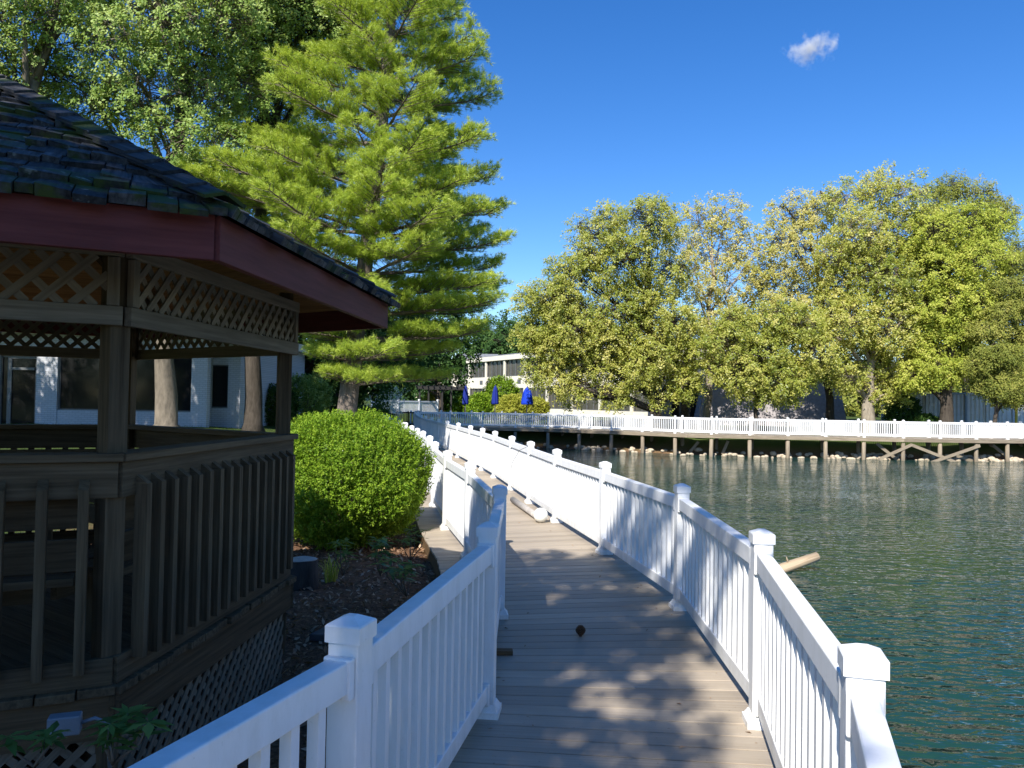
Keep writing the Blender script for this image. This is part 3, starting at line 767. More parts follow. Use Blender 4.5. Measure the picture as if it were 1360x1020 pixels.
    link('crown', fastmesh('crown', V - off, Fl, leafmat_, np.repeat(T, 4)), root)
    return root
def pb(px, py, r, Y, dn=1.0, dy=None):
    c = A(px, py, Y + (rnd.uniform(-.6, .6) * r * Y / F if dy is None else dy)); return (c, r * Y / F, dn)

# ---- trees beyond the far boardwalk
def tb(px, Y): x = (px - 680) / F * Y; return (x, Y, gz(x, Y) - .1)
a_ = 52
tree('tree', 'broad leafy tree with yellow green crown hanging over the left part of the far railing', tb(873, a_), .38,
     [pb(*q, a_) for q in ((795, 312, 38), (860, 288, 36), (880, 300, 30), (770, 372, 40), (830, 345, 42), (885, 365, 38), (725, 395, 26), (712, 440, 26), (760, 440, 42), (820, 420, 46), (880, 430, 44), (712, 490, 20), (740, 500, 26), (790, 490, 38), (845, 490, 38), (897, 480, 32), (880, 525, 18), (830, 335, 22), (735, 470, 28), (760, 520, 20), (820, 525, 20), (865, 470, 34), (800, 450, 34), (735, 420, 28), (905, 500, 24), (850, 395, 34), (700, 400, 20), (698, 450, 18), (745, 400, 28), (810, 290, 22), (745, 360, 24), (905, 440, 30), (780, 340, 26), (915, 510, 20))] ,
     M['leaf_birch'], M['bark_dark'], .13, .66, sprig=.3, trunk_top=A(858, 330, a_))
tree('tree', 'thin sparse tree with bare grey twigs and pale leaves, between the two broad leafy trees', tb(938, 56), .3,
     [pb(*q, 56) for q in ((925, 292, 34, ), (965, 285, 30), (985, 318, 26), (945, 335, 38), (915, 370, 30), (975, 370, 34), (940, 410, 36), (990, 410, 26), (1000, 340, 26), (930, 450, 34), (975, 440, 34), (905, 330, 24), (1010, 390, 24))],
     M['leaf_birch_pale'], M['bark_light'], .14, .36, sprig=.3, trunk_top=A(950, 300, 56))
tree('tree', 'low bushy bright green tree in front of the sloping grey wall', tb(1003, 50), .16,
     [pb(*q, 50) for q in ((965, 455, 28), (1005, 445, 34), (1050, 455, 32), (985, 495, 32), (1030, 500, 32), (1060, 497, 24), (1010, 470, 30), (955, 490, 18), (975, 430, 26), (1030, 425, 30), (1085, 470, 26), (1060, 430, 28), (930, 470, 18), (1000, 515, 22), (1045, 520, 18))],
     M['leaf_birch'], M['bark_dark'], .13, .85, sprig=.28, trunk_top=A(1010, 450, 50))
tree('tree', 'dark stemmed yellow green tree against the grey wall, left of the thick pale trunk', tb(1106, 55), .3,
     [pb(*q, 55) for q in ((1050, 285, 34), (1032, 318, 26), (1090, 280, 32), (1060, 335, 38), (1030, 375, 30), (1085, 390, 40), (1045, 410, 30), (1100, 445, 32), (1010, 360, 20), (1115, 330, 34))],
     M['leaf_birch_pale'], M['bark_dark'], .135, .52, sprig=.3, trunk_top=A(1080, 300, 55))
tree('tree', 'tall broad yellow green tree with thick pale trunk behind the middle of the far railing', tb(1152, 52), .42,
     [pb(*q, 52) for q in ((1125, 268, 30), (1165, 255, 32), (1205, 262, 30), (1140, 310, 40), (1195, 315, 42), (1120, 370, 40), (1175, 375, 44), (1215, 365, 34), (1130, 430, 38), (1180, 435, 42), (1145, 485, 34), (1190, 490, 36), (1100, 490, 22), (1165, 520, 18), (1080, 435, 26), (1228, 460, 24), (1225, 330, 26), (1105, 340, 26), (1235, 290, 22), (1125, 500, 22), (1190, 520, 18), (1110, 405, 28), (1160, 340, 30), (1210, 410, 30))],
     M['leaf_birch'], M['bark_light'], .13, .68, sprig=.3, trunk_top=A(1165, 320, 52))
tree('tree', 'large bright green tree with thick dark trunk in front of the grey shipping container', tb(1257, 50), .42,
     [pb(*q, 50) for q in ((1240, 310, 34), (1285, 300, 34), (1322, 300, 24), (1250, 355, 42), (1300, 345, 34), (1235, 405, 36), (1278, 400, 36), (1250, 450, 36), (1215, 445, 28), (1235, 490, 26), (1290, 440, 26), (1262, 490, 22), (1215, 500, 20), (1300, 400, 26), (1265, 430, 30), (1240, 340, 28), (1290, 480, 18))],
     M['leaf_lime'], M['bark_dark'], .13, .82, sprig=.3, trunk_top=A(1262, 330, 50))
tree('conifer', 'tall grey green conifer with feathery top rising behind the bright green tree', tb(1285, 62), .4,
     [pb(*q, 62) for q in ((1238, 262, 18), (1262, 248, 16), (1275, 252, 16), (1305, 255, 15), (1328, 272, 14), (1342, 285, 12), (1290, 290, 26), (1250, 290, 24), (1320, 305, 22), (1300, 340, 34), (1350, 330, 16), (1345, 360, 20), (1320, 400, 30), (1265, 400, 34))],
     M['leaf_cypress'], M['bark_dark'], .17, .9, sprig=.34, trunk_top=A(1290, 262, 62), aspect=.35)
tree('conifer', 'yellow green bald cypress with layered drooping boughs at the right edge of the photo', tb(1318, 48), .14,
     [pb(*q, 48) for q in ((1345, 385, 24), (1375, 400, 30), (1330, 415, 18), (1350, 435, 28), (1385, 450, 34), (1325, 470, 24), (1352, 485, 26), (1315, 508, 22), (1340, 520, 22), (1370, 515, 28), (1300, 485, 14), (1400, 490, 30), (1350, 350, 20), (1310, 440, 20), (1335, 500, 22), (1358, 525, 22))],
     M['leaf_cypress'], M['bark_dark'], .14, 1.0, sprig=.3, trunk_top=A(1335, 400, 48), aspect=.35, flat=.6)

# ---- trees on the left
tree('tree', 'big broadleaf tree with pale flared trunk on the lawn, seen through the gazebo', tb(222, 24), .31,
     [pb(*q) for q in ((215, 20, 62, 23), (150, 60, 58, 22), (250, 70, 60, 24), (190, 120, 58, 22.5), (265, 140, 50, 23), (225, 185, 46, 22), (150, 150, 48, 23.5), (130, 10, 55, 24), (300, 20, 55, 24), (290, 195, 34, 23), (330, 235, 40, 24), (200, -60, 80, 24), (110, 110, 42, 22.5), (255, 235, 38, 24), (60, 150, 40, 23), (330, 110, 40, 25))] + [(Vector(q), 3.0, .5) for q in ((-11, 24, 16), (-13.5, 24, 18), (-10.5, 25, 20))],
     M['leaf_maple'], M['bark_grey'], .1, .5, sprig=.2, trunk_top=A(238, -60, 24), flare=1.5)
tree('tree', 'tall tree with dark trunk just right of the white brick building', tb(337, 27), .3,
     [pb(*q) for q in ((330, 40, 60, 27), (390, 30, 60, 28), (300, 110, 50, 28), (360, 110, 55, 27), (400, 90, 50, 28.5), (430, 20, 50, 29), (330, 180, 50, 28), (385, 190, 55, 29), (350, -60, 80, 28), (440, -50, 70, 29), (300, 250, 46, 29), (365, 260, 50, 29), (470, 60, 40, 30))] + [(Vector(q), 3.0, .5) for q in ((-9, 27, 17), (-7.5, 28, 20), (-11, 28, 19), (-8, 29, 15.5), (-5.5, 29, 18.5), (-9.5, 30, 22))],
     M['leaf_maple'], M['bark_dark'], .105, .55, sprig=.22, trunk_top=A(355, -60, 27))
tree('tree', 'tall tree with leaning grey limbs behind the gazebo roof at the upper left corner', tb(-40, 21), .38,
     [pb(*q) for q in ((20, 30, 60, 21), (70, 40, 55, 22), (20, 100, 50, 22), (80, 110, 42, 22.5), (-40, 60, 70, 21), (40, -40, 70, 21.5), (100, 0, 45, 23), (40, 150, 34, 22), (-60, 160, 70, 21), (120, -60, 60, 22))] + [(Vector(q), 2.6, .9) for q in ((-20.5, 20, 7.5), (-18, 18, 9), (-22.5, 22, 7), (-16.6, 20.5, 8.6), (-20, 17, 10.5))],
     M['leaf_maple'], M['bark_grey'], .1, .36, sprig=.2, trunk_top=A(80, -80, 21.5))
# darker trees behind, filling the gaps at eye level
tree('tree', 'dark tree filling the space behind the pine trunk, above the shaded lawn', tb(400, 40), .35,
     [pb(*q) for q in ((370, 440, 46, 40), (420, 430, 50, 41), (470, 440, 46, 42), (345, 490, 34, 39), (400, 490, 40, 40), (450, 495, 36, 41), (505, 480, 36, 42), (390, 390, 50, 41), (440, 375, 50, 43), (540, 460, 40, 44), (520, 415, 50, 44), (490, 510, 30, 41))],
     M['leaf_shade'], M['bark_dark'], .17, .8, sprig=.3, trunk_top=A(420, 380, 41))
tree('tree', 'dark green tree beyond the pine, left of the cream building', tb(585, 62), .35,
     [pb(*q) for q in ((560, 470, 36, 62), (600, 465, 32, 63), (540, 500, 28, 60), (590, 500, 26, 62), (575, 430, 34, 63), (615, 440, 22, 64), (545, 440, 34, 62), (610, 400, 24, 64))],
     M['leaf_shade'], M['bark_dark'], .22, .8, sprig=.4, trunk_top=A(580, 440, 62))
far_lab = ['round dark tree far behind the cream building, above its left end', 'round green tree far behind the cream building, beside the pine branch tips', 'distant tree behind the cream building, mostly hidden by the broad leafy tree', 'distant tree seen between the trunks left of the containers', 'distant olive tree directly above the grey shipping container', 'distant tree behind the bald cypress at the right edge']
for i, (px, py, r, YY) in enumerate(((655, 450, 32, 125), (690, 445, 34, 120), (745, 450, 34, 122), (1160, 500, 34, 85), (1228, 495, 34, 88), (1330, 495, 44, 88))):
    tree('tree', far_lab[i], tb(px, YY), .4, [pb(px + dx * r, py + dy * r, r * rr, YY) for dx, dy, rr in ((0, -.3, .75), (-.6, .2, .6), (.6, .2, .6), (0, .7, .8), (-.9, .9, .6), (.9, .9, .6), (0, .2, .7))], M['leaf_cypress'] if i > 2 else M['leaf_shade'], M['bark_dark'], .38, .9, group='distant trees behind the buildings', sprig=.6, trunk_top=A(px, py, YY))
# wood on the horizon
Cw = []; 
for i in range(150):
    a = rng.uniform(-.75, .8); YY = rng.uniform(150, 200); x = a * YY; hgt = rng.uniform(6, 11); zb_ = gz(x, YY); r_ = rng.uniform(3.5, 6)
    d = unit(500); P = d * (r_ * (.6 + .4 * rng.random((500, 1)))) * np.array([1, 1, hgt / r_ / 1.6]) + np.array([x, YY, zb_ + hgt * .5]); Cw.append(P)
for i in range(60):  # unseen wood behind the viewer, added to darken reflections in the window glass
    x = rng.uniform(-110, 110); YY = rng.uniform(-110, -75); hgt = rng.uniform(11, 17); r_ = rng.uniform(5, 8)
    d = unit(400); Cw.append(d * (r_ * (.6 + .4 * rng.random((400, 1)))) * np.array([1, 1, hgt / r_ / 1.7]) + np.array([x, YY, gz(x, YY) + hgt * .5]))
Cw = np.concatenate(Cw); V, Fl = leaves_arr(Cw, rng.normal(size=Cw.shape) + np.array([0, -.3, .6]), 1.0, .8)
o = link('distant_wood', fastmesh('distant_wood', V, Fl, M['leaf_shade'], np.repeat(rng.random(len(Cw)), 4))); tag(o, 'distant wood closing the horizon beyond the buildings and lake, plus unseen wood added behind the viewer', 'wood', kind='stuff')
# tree behind the viewer that throws the dappled shade
tree('tree', 'large shade tree standing behind the viewer on the land side of the boardwalk', (-7.6, -8.5, -.3), .4,
     [(Vector((c[0] + .083 * c[2], c[1] + .204 * c[2], c[2])), r, d) for c, r, d in (((-5.4, -4.6, 6.0), 1.7, 1.0), ((-6.8, -6.2, 7.5), 2.2, 1), ((-5.6, -6.9, 8.0), 1.5, .8), ((-6.8, -8.5, 9.8), 1.9, .9), ((-8.4, -6.0, 7.0), 2.2, 1), ((-8.6, -9.0, 9.5), 2.5, 1), ((-7.4, -3.6, 5.5), 1.7, 1), ((-6.4, -6.6, 8.2), 1.5, 1), ((-6.2, -4.6, 7.0), 1.2, 1), ((-4.4, -3.2, 4.8), 1.0, .9), ((-4.1, -5.3, 10.4), 1.2, .5), ((-4.6, -4.0, 9.2), 1.3, .7), ((-5.0, -5.6, 10.2), 1.3, .6), ((-7.6, -10.5, 11.5), 1.8, .9), ((-5.4, -7.4, 8.6), .7, .6), ((-4.55, -8.0, 9.0), 1.1, .95), ((-4.0, -5.9, 9.0), .9, .6), ((-5.0, -6.6, 9.6), 1.0, .6), ((-3.3, -5.5, 9.6), .8, .5))],
     M['leaf_maple'], M['bark_dark'], .13, .55, sprig=.25, trunk_top=Vector((-6.5, -8.0, 10)))

# ---- the pine
def pine():
    base = Vector((-5.5, 25, gz(-5.5, 25) - .1)); root = empty('pine_tree', base, 'tall white pine with bright yellow green tufted boughs, leaning trunk, behind the clipped bush', 'pine tree')
    top = A(560, -330, 25); mb = MB(); ns = 16; pts = []; rad = []
    for i in range(ns + 1):
        t = i / ns; pts.append(base.lerp(top, t) + Vector((.25 * math.sin(t * 5) * t, .1 * math.sin(t * 7) * t, 0))); rad.append(.29 * (1 - t) ** .85 + .03 + .12 * math.exp(-t * 30))
    mb.tube(pts, rad, 16, wob=.04)
    def tp(z):
        for a, b in zip(pts[:-1], pts[1:]):
            if a.z <= z <= b.z: return a.lerp(b, (z - a.z) / (b.z - a.z)), (z - base.z) / (top.z - base.z)
        return pts[-1], 1
    # envelope: image y -> left and right reach (photo px)
    env = [(-330, 545, 572), (-200, 490, 600), (-60, 455, 608), (0, 440, 612), (80, 385, 655), (150, 315, 650), (200, 262, 660), (260, 262, 645), (315, 270, 705), (375, 320, 690), (430, 385, 655), (470, 420, 635), (500, 445, 625)]
    def reach(py):
        for a, b in zip(env[:-1], env[1:]):
            if a[0] <= py <= b[0]:
                t = (py - a[0]) / (b[0] - a[0]); return a[1] + (b[1] - a[1]) * t, a[2] + (b[2] - a[2]) * t
        return env[-1][1:] if py > 500 else env[0][1:]
    tuC = []; tuD = []; tuT = []; sk0 = []; sk1 = []
    z = 2.25; az = 0.3
    while z < top.z - .5:
        n = 6 if z < 8 else 5; az += rnd.uniform(.5, 1.1)
        for q in range(n):
            th = az + q * 2 * math.pi / n + rnd.uniform(-.3, .3)
            zz = z + rnd.uniform(-.18, .18); p, t = tp(zz)
            py = 529 - (zz + .3 - H) / 25 * F
            l, r_ = reach(py); cx = 680 + F * p.x / p.y
            Lr = (r_ - cx) * 25 / F; Ll = (cx - l) * 25 / F; c = math.cos(th)
            Lb = (Lr * max(c, 0) + Ll * max(-c, 0)) / max(abs(c), .35) * .5 + .5 * ((Lr + Ll) / 2) if abs(c) < .8 else (Lr if c > 0 else Ll)
            Lb = min(Lb, 1.25 * max(Lr, Ll)) * rnd.uniform(.76, 1.04); Lb = max(Lb, .5)
            el = .12 + .35 * t; d = Vector((math.cos(th), math.sin(th), 0))
            nseg = 8; bp = []
            for s_ in range(nseg + 1):
                f = s_ / nseg; bp.append(p + d * (Lb * f) + Vector((0, 0, Lb * (el * f - .22 * f * f + .14 * f ** 4))) + Vector((rnd.uniform(-.05, .05), rnd.uniform(-.05, .05), rnd.uniform(-.03, .03))) * Lb * .15)
            r0 = .022 + .012 * Lb; mb.tube(bp, [r0 * (1 - .85 * f / nseg) for f in range(nseg + 1)], 5, cap=False)
            side = Vector((-d.y, d.x, 0)); nbr = int(Lb / .13) + 2
            for b in range(nbr):
                f = .2 + .8 * (b + rnd.random()) / nbr; f = min(f, .99); i0 = min(int(f * nseg), nseg - 1); s0 = bp[i0].lerp(bp[i0 + 1], f * nseg - i0)
                sg = 1 if b % 2 else -1
                bl = Lb * .36 * (1 - f) ** .5 * rnd.uniform(.6, 1.15) + .32
                dv = (d * rnd.uniform(.5, .9) + side * sg * rnd.uniform(.5, 1) + Vector((0, 0, rnd.uniform(.0, .3)))).normalized()
                e = s0 + dv * bl + Vector((0, 0, .05)); mid = s0.lerp(e, .5) - Vector((0, 0, .03 * bl))
                sk0.append(s0); sk1.append(e)
                nt_ = int(bl / .045) + 2
                for u_ in range(nt_):
                    g = .3 + .7 * (u_ + rnd.random()) / nt_; c0 = s0.lerp(e, g) + Vector((rnd.gauss(0, .08), rnd.gauss(0, .08), .16 * math.sin(g * 2.6) + rnd.gauss(0, .07)))
                    tuC.append(c0); tuD.append((dv + Vector((rnd.uniform(-.6, .6), rnd.uniform(-.6, .6), rnd.uniform(.0, .9)))).normalized()); tuT.append(f * .35 + g * .2 + rnd.uniform(0, .3))
            tuC.append(bp[-1]); tuD.append(d); tuT.append(.9)
        z += rnd.uniform(.56, .86)
    # dead lower branches
    for i in range(7):
        zz = rnd.uniform(2.0, 3.6); p, t = tp(zz); th = rnd.uniform(0, 6.28); L = rnd.uniform(.5, 1.6)
        e = p + Vector((math.cos(th) * L, math.sin(th) * L, rnd.uniform(-.1, .3))); mb.tube([p, p.lerp(e, .5) + Vector((0, 0, .08)), e], [.03, .018, .006], 5)
    mb.build('trunk', M['bark_pine'], root, True)
    off = np.array(base)
    P0 = np.array([list(v) for v in sk0]); P1 = np.array([list(v) for v in sk1]); V, Fs = sticks(P0, P1, .012, .005)
    link('twigs', fastmesh('twigs', V - off, Fs, M['bark_pine'], np.zeros(len(V)), V), root)
    C = np.array([list(v) for v in tuC]); D = np.array([list(v) for v in tuD]); T = np.array(tuT); n = len(C); kN = 15
    
    dd = D[:, None, :] + rng.normal(size=(n, kN, 3)) * .55; dd /= np.linalg.norm(dd, axis=2, keepdims=True)
    st = (C[:, None, :] + rng.normal(size=(n, kN, 3)) * .022).reshape(-1, 3); dd = dd.reshape(-1, 3)
    L = rng.uniform(.11, .18, (len(dd), 1)); en = st + dd * L; en[:, 2] -= .01
    wv = np.cross(dd, unit(len(dd))); wv /= np.maximum(np.linalg.norm(wv, axis=1, keepdims=True), 1e-6); wd = .011
    V = np.stack([st - wv * wd * .6, st + wv * wd * .6, en + wv * wd, en - wv * wd * .2], 1)[:, :3].reshape(-1, 3)
    Ft = np.arange(len(dd) * 3).reshape(-1, 3); tt = np.repeat(np.clip(np.repeat(T, kN) + rng.normal(size=n * kN) * .12, 0, 1), 3)
    link('crown', fastmesh('crown', V - off, Ft, M['needle'], tt), root)
pine()

# ---- shrubs
def shrub(name, label, c, rx, ry, rz_, mat, n, leaf, per=9, group=None, shoot=.1, inner=True, cat='shrub', lump=.07, upb=.5):
    base = Vector((c[0], c[1], gz(c[0], c[1]) if len(c) < 3 else c[2]))
    root = empty(name, base, label, cat, group); cz = base.z + rz_
    d = unit(n); f = 1 + lump * np.sin(d @ np.array([5., 3, 4]) + 1) + lump * .8 * np.sin(d @ np.array([-7., 6, 3])) + lump * .6 * np.sin(d @ np.array([9., 11, -8]))
    rr = (1 - .3 * rng.random(n) ** 2) * f
    P = d * rr[:, None] * np.array([rx, ry, rz_]); P[:, 2] = np.where(P[:, 2] < 0, P[:, 2] * .93, P[:, 2]); P += np.array([base.x, base.y, cz])
    sd_ = d * .8 + np.array([0, 0, upb]) + unit(n) * .3; sd_ /= np.linalg.norm(sd_, axis=1, keepdims=True)
    t = rng.random((n, per)); Q = P[:, None, :] + sd_[:, None, :] * (t[..., None] * shoot)
    ld = sd_[:, None, :] * .7 + rng.normal(size=(n, per, 3)) * .5
    N = rng.normal(size=(n, per, 3)) + np.array([0, 0, .6]) + d[:, None, :] * .5
    T = np.clip(.25 + .5 * t + rng.normal(size=(n, 1)) * .15, 0, 1).ravel()
    V, Fl = leaves_arr(Q.reshape(-1, 3), N.reshape(-1, 3), leaf, .42, ld.reshape(-1, 3), .05)
    off = np.array(base); link('foliage', fastmesh('foliage', V - off, Fl, mat, np.repeat(T, 4)), root)
    mb = MB()
    for i in range(14):
        a = rnd.uniform(0, 6.28); e = Vector((base.x + math.cos(a) * rx * .6 * rnd.random(), base.y + math.sin(a) * ry * .6, cz + rz_ * rnd.uniform(-.2, .5)))
        s0 = Vector((base.x + math.cos(a) * .08, base.y + math.sin(a) * .08, base.z - .05)); mb.tube([s0, s0.lerp(e, .5) + Vector((0, 0, -.1 * rz_)), e], [.022, .015, .006], 5)
    mb.build('stems', M['twig'], root, True)
    return root
shrub('clipped_bush', 'large round clipped evergreen bush, bright green, between the gazebo and the boardwalk', (-2.22, 10.5), 1.04, 1.0, .86, M['yew'], 17000, .032, 14, shoot=.15, lump=.045, upb=.75)
sx = lambda px, Y: ((px - 680) / F * Y, Y)
for (px, YY, wpx, ht, mat, lab) in ((665, 66, 21, 3.3, 'yew', 'tall round green shrub before the cream building, behind the middle blue umbrella'), (640, 62, 16, 1.9, 'yew', 'low green mounded shrub between the two narrow blue umbrellas'), (684, 60, 22, 1.9, 'leaf_yellow', 'spreading yellow shrub between the middle and right blue umbrellas'),
                                    (712, 63, 15, 1.6, 'leaf_yellow', 'small yellow shrub right of the bright blue umbrella'), (578, 64, 12, 2.1, 'leaf_yellow', 'yellow green shrub behind the left posts of the dark pergola'), (606, 64, 14, 2.2, 'yew', 'green shrub seen through the right side of the dark pergola'), (1228, 51.5, 18, 1.3, 'leaf_shade', 'dark shrub at the foot of the thick dark trunk'), (1200, 53, 20, 2.6, 'leaf_shade', 'tall dark bush left of the grey shipping container')):
    rx = wpx * YY / F; shrub('shrub', lab, sx(px, YY), rx, rx * .8, ht / 2, M[mat], int(1800 * max(1, rx)), .17, 6, shoot=.25)
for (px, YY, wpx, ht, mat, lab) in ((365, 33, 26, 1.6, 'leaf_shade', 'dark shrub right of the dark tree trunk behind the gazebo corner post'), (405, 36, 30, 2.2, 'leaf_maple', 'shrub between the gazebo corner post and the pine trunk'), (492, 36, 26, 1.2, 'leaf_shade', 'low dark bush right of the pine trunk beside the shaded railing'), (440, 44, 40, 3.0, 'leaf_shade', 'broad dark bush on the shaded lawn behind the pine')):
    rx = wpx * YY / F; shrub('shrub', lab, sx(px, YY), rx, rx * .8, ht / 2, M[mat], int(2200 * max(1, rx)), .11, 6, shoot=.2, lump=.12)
shrub('flowering_shrub', 'white blossoming shrub at the end of the shaded boardwalk', sx(514, 47), .75, .7, 1.25, M['petal'], 500, .12, 5, shoot=.3, lump=.3)

# broad leaved seedlings
def seedling(name, label, base, h, n, leaf, spread, mat='rhodo'):
    base = Vector(base); root = empty(name, base, label, 'plant'); mb = MB(); C = []; N = []; D = []; T = []
    for i in range(n):
        a = rnd.uniform(0, 6.28); e = base + Vector((math.cos(a) * spread * rnd.random(), math.sin(a) * spread * rnd.random(), h * rnd.uniform(.6, 1)))
        m_ = base.lerp(e, .5) + Vector((math.cos(a), math.sin(a), 0)) * spread * .2
        mb.tube([base, m_, e], [.006, .005, .003], 5)
        for src, cnt in ((e, 8), (m_.lerp(e, .5), 3)):
            for q in range(cnt):
                b = q * 2.4 + rnd.uniform(-.4, .4); el = rnd.uniform(-.5, .5)
                C.append(src); D.append((math.cos(b), math.sin(b), el)); N.append((-math.cos(b) * el * .8, -math.sin(b) * el * .8, 1)); T.append(rnd.random())
    mb.build('stem', M['twig'], root, True)
    V, Fl = leaves_arr(np.array([list(c) for c in C]), np.array(N), leaf, .34, np.array(D), .06); off = np.array(base)
    link('foliage', fastmesh('foliage', V - off, Fl, M[mat], np.repeat(np.array(T), 4)), root)
def sg_(px, py, Y): p = A(px, py, Y); return p
for (px, py, Y, hpx, n, lf, sp, lab) in ((45, 1018, 2.75, 55, 3, .085, .1, 'leafy shoot at the bottom left corner, in front of the grey electrical box'), (150, 1015, 2.7, 60, 7, .085, .16, 'leafy rhododendron shoot right of the grey electrical box'),
                                     (505, 765, 7.2, 60, 6, .11, .25, 'small broad leaved plant in the mulch under the clipped bush'), (540, 792, 6.4, 45, 7, .11, .25, 'broad leaved plant in shade beside the railing, nearest the deck'), (455, 765, 7.6, 45, 5, .1, .22, 'small broad leaved plant just right of the tree stump'), (545, 745, 8.6, 45, 5, .09, .2, 'small plant at the sunlit edge of the mulch below the bush')):
    p = A(px, py, Y); h = hpx * Y / F
    seedling('seedling', lab, (p.x, p.y, p.z), h, n, lf, sp)
    # carry the stem down to the soil
# stump and grass tuft
sp = (-2.2, 8.25); sz = gz(*sp)
st = empty('tree_stump', (*sp, sz), 'short grey cut tree stump between the gazebo and the clipped bush', 'stump')
mb = MB(); mb.tube([(sp[0], sp[1], sz - .06), (sp[0], sp[1], sz + .05), (sp[0], sp[1], sz + .3)], [.22, .17, .155], 20, wob=.06); mb.build('wood', M['bark_dark'], st, True)
mb = MB(); mb.tube([(sp[0], sp[1], sz + .301), (sp[0], sp[1], sz + .306)], [.15, .148], 20, wob=.05); mb.build('cut_face', M['pole_grey'], st)
def tuft(label, x, y, n, h, mat, z=None):
    z = gz(x, y) if z is None else z; root_ = []
    mb = MB()
    for i in range(n):
        a = rnd.uniform(0, 6.28); L = h * rnd.uniform(.6, 1.1); r = L * rnd.uniform(.2, .75); p0 = Vector((x + rnd.gauss(0, .03), y + rnd.gauss(0, .03), z - .01)); d = Vector((math.cos(a), math.sin(a), 0)); s_ = Vector((-d.y, d.x, 0)) * .006
        pts = [p0, p0 + d * r * .35 + Vector((0, 0, L * .6)), p0 + d * r * .75 + Vector((0, 0, L * .8)), p0 + d * r * 1.1 + Vector((0, 0, L * .65))]
        vs = []
        for j, q in enumerate(pts): w_ = s_ * (1 - j / 3.3); vs += [q - w_, q + w_]
        mb.add(vs, [(0, 1, 3, 2), (2, 3, 5, 4), (4, 5, 7, 6)])
    return tag(mb.build('grass_tuft', M[mat], loc=(x, y, z)), label, 'grass tuft')
tuft('arching tuft of long grass blades growing beside the tree stump', -1.95, 8.5, 40, .34, 'leaf_lime')
tuft('thin pale grass tuft beside the near bottom of the white railing', -1.0, 2.9, 26, .4, 'dry_leaf')
# mulch chips and fallen leaves
n = 15000
cx_ = rng.uniform(-3.4, .3, n); cy_ = rng.uniform(1.0, 14.5, n)
keep = ~((np.hypot(cx_ - GC.x, cy_ - GC.y) < 1.7)); cx_, cy_ = cx_[keep], cy_[keep]
cz_ = ground_z(cx_, cy_) + rng.uniform(.0, .03, len(cx_)); C = np.stack([cx_, cy_, cz_], -1)
N = rng.normal(size=C.shape) * .45 + np.array([0, 0, 1]); V, Fl = leaves_arr(C, N, .055, .45, None, .1, .6)
o = link('mulch', fastmesh('mulch', V, Fl, M['dry_leaf'], np.repeat(rng.random(len(C)), 4))); tag(o, 'shredded bark mulch and fallen leaves covering the bed under the bush', 'mulch', kind='stuff')
# grass on the lawn behind the gazebo and on the far bank
gxs = np.concatenate([rng.uniform(-19, -4, 22000), rng.uniform(22, 42, 14000)]); gys = np.concatenate([rng.uniform(9, 30, 22000), rng.uniform(47, 60, 14000)])
gzs = ground_z(gxs, gys); kk_ = (gzs > WZ + .6); C = np.stack([gxs, gys, gzs], -1)[kk_]
n = len(C); D = rng.normal(size=(n, 3)) * .4 + np.array([0, 0, 1]); N = np.cross(D, unit(n)); V, Fl = leaves_arr(C, N, .05, .2, D, .02)
o = link('grass', fastmesh('grass', V, Fl, M['leaf_shade'], np.repeat(rng.random(n), 4))); tag(o, 'short green lawn grass', 'grass', kind='stuff')
# flagstone
p = G(440, 843, -.2); mb = MB(); q = gz(p.x, p.y)
mb.add([(p.x + x, p.y + y, q + z) for z in (-.01, .045) for x, y in ((-.16, -.1), (.1, -.13), (.17, .05), (-.08, .13))], MB.BF); tag(mb.build('flagstone', M['flagstone'], loc=(p.x, p.y, q), bevel=.008), 'flat dark stone lying in the mulch between gazebo and railing', 'stone')

# ------------------------------------------------------------------ small things on the deck
a, b = G(716, 688, .05), G(681, 664, .05)
lp = empty('fallen_lamp', (a.x, a.y, 0), 'fallen lamp lying on the deck, grey pole and white globe, beside the railing', 'lamp')
mb = MB(); mb.tube([(a.x, a.y, .056), (b.x, b.y, .056)], [.05, .05], 14); mb.tube([(a.x, a.y, .056), tuple(Vector((a.x, a.y, .056)).lerp(Vector((b.x, b.y, .056)), .04))], [.058, .058], 14); mb.build('pole', M['pole_grey'], lp, True)
gp = G(723, 700, 0); mb = MB(); prof = [(.012, -.105)] + [(.106 * math.sin(t * math.pi / 14), -.106 * math.cos(t * math.pi / 14)) for t in range(1, 14)] + [(.012, .105)]
u_ = (Vector((a.x, a.y, 0)) - Vector((b.x, b.y, 0))).normalized(); gc_ = Vector((a.x, a.y, .107)) + u_ * .1
mb.lathe(gc_, prof, 24); mb.build('globe', M['globe'], lp, True)
# loose wire arching over the railing
w0, w1, w2, w3 = A(676, 652, 13.2), A(680, 615, 13.0), A(690, 598, 12.8), A(703, 592, 12.6)
mb = MB(); mb.tube([w0, w0.lerp(w1, .5) + Vector((-.01, 0, 0)), w1, w2, w3], [.004] * 5, 5); tag(mb.build('loose_wire', M['umb_pole'], loc=w0), 'thin loose wire arching up against the lake side railing above the fallen lamp', 'wire')
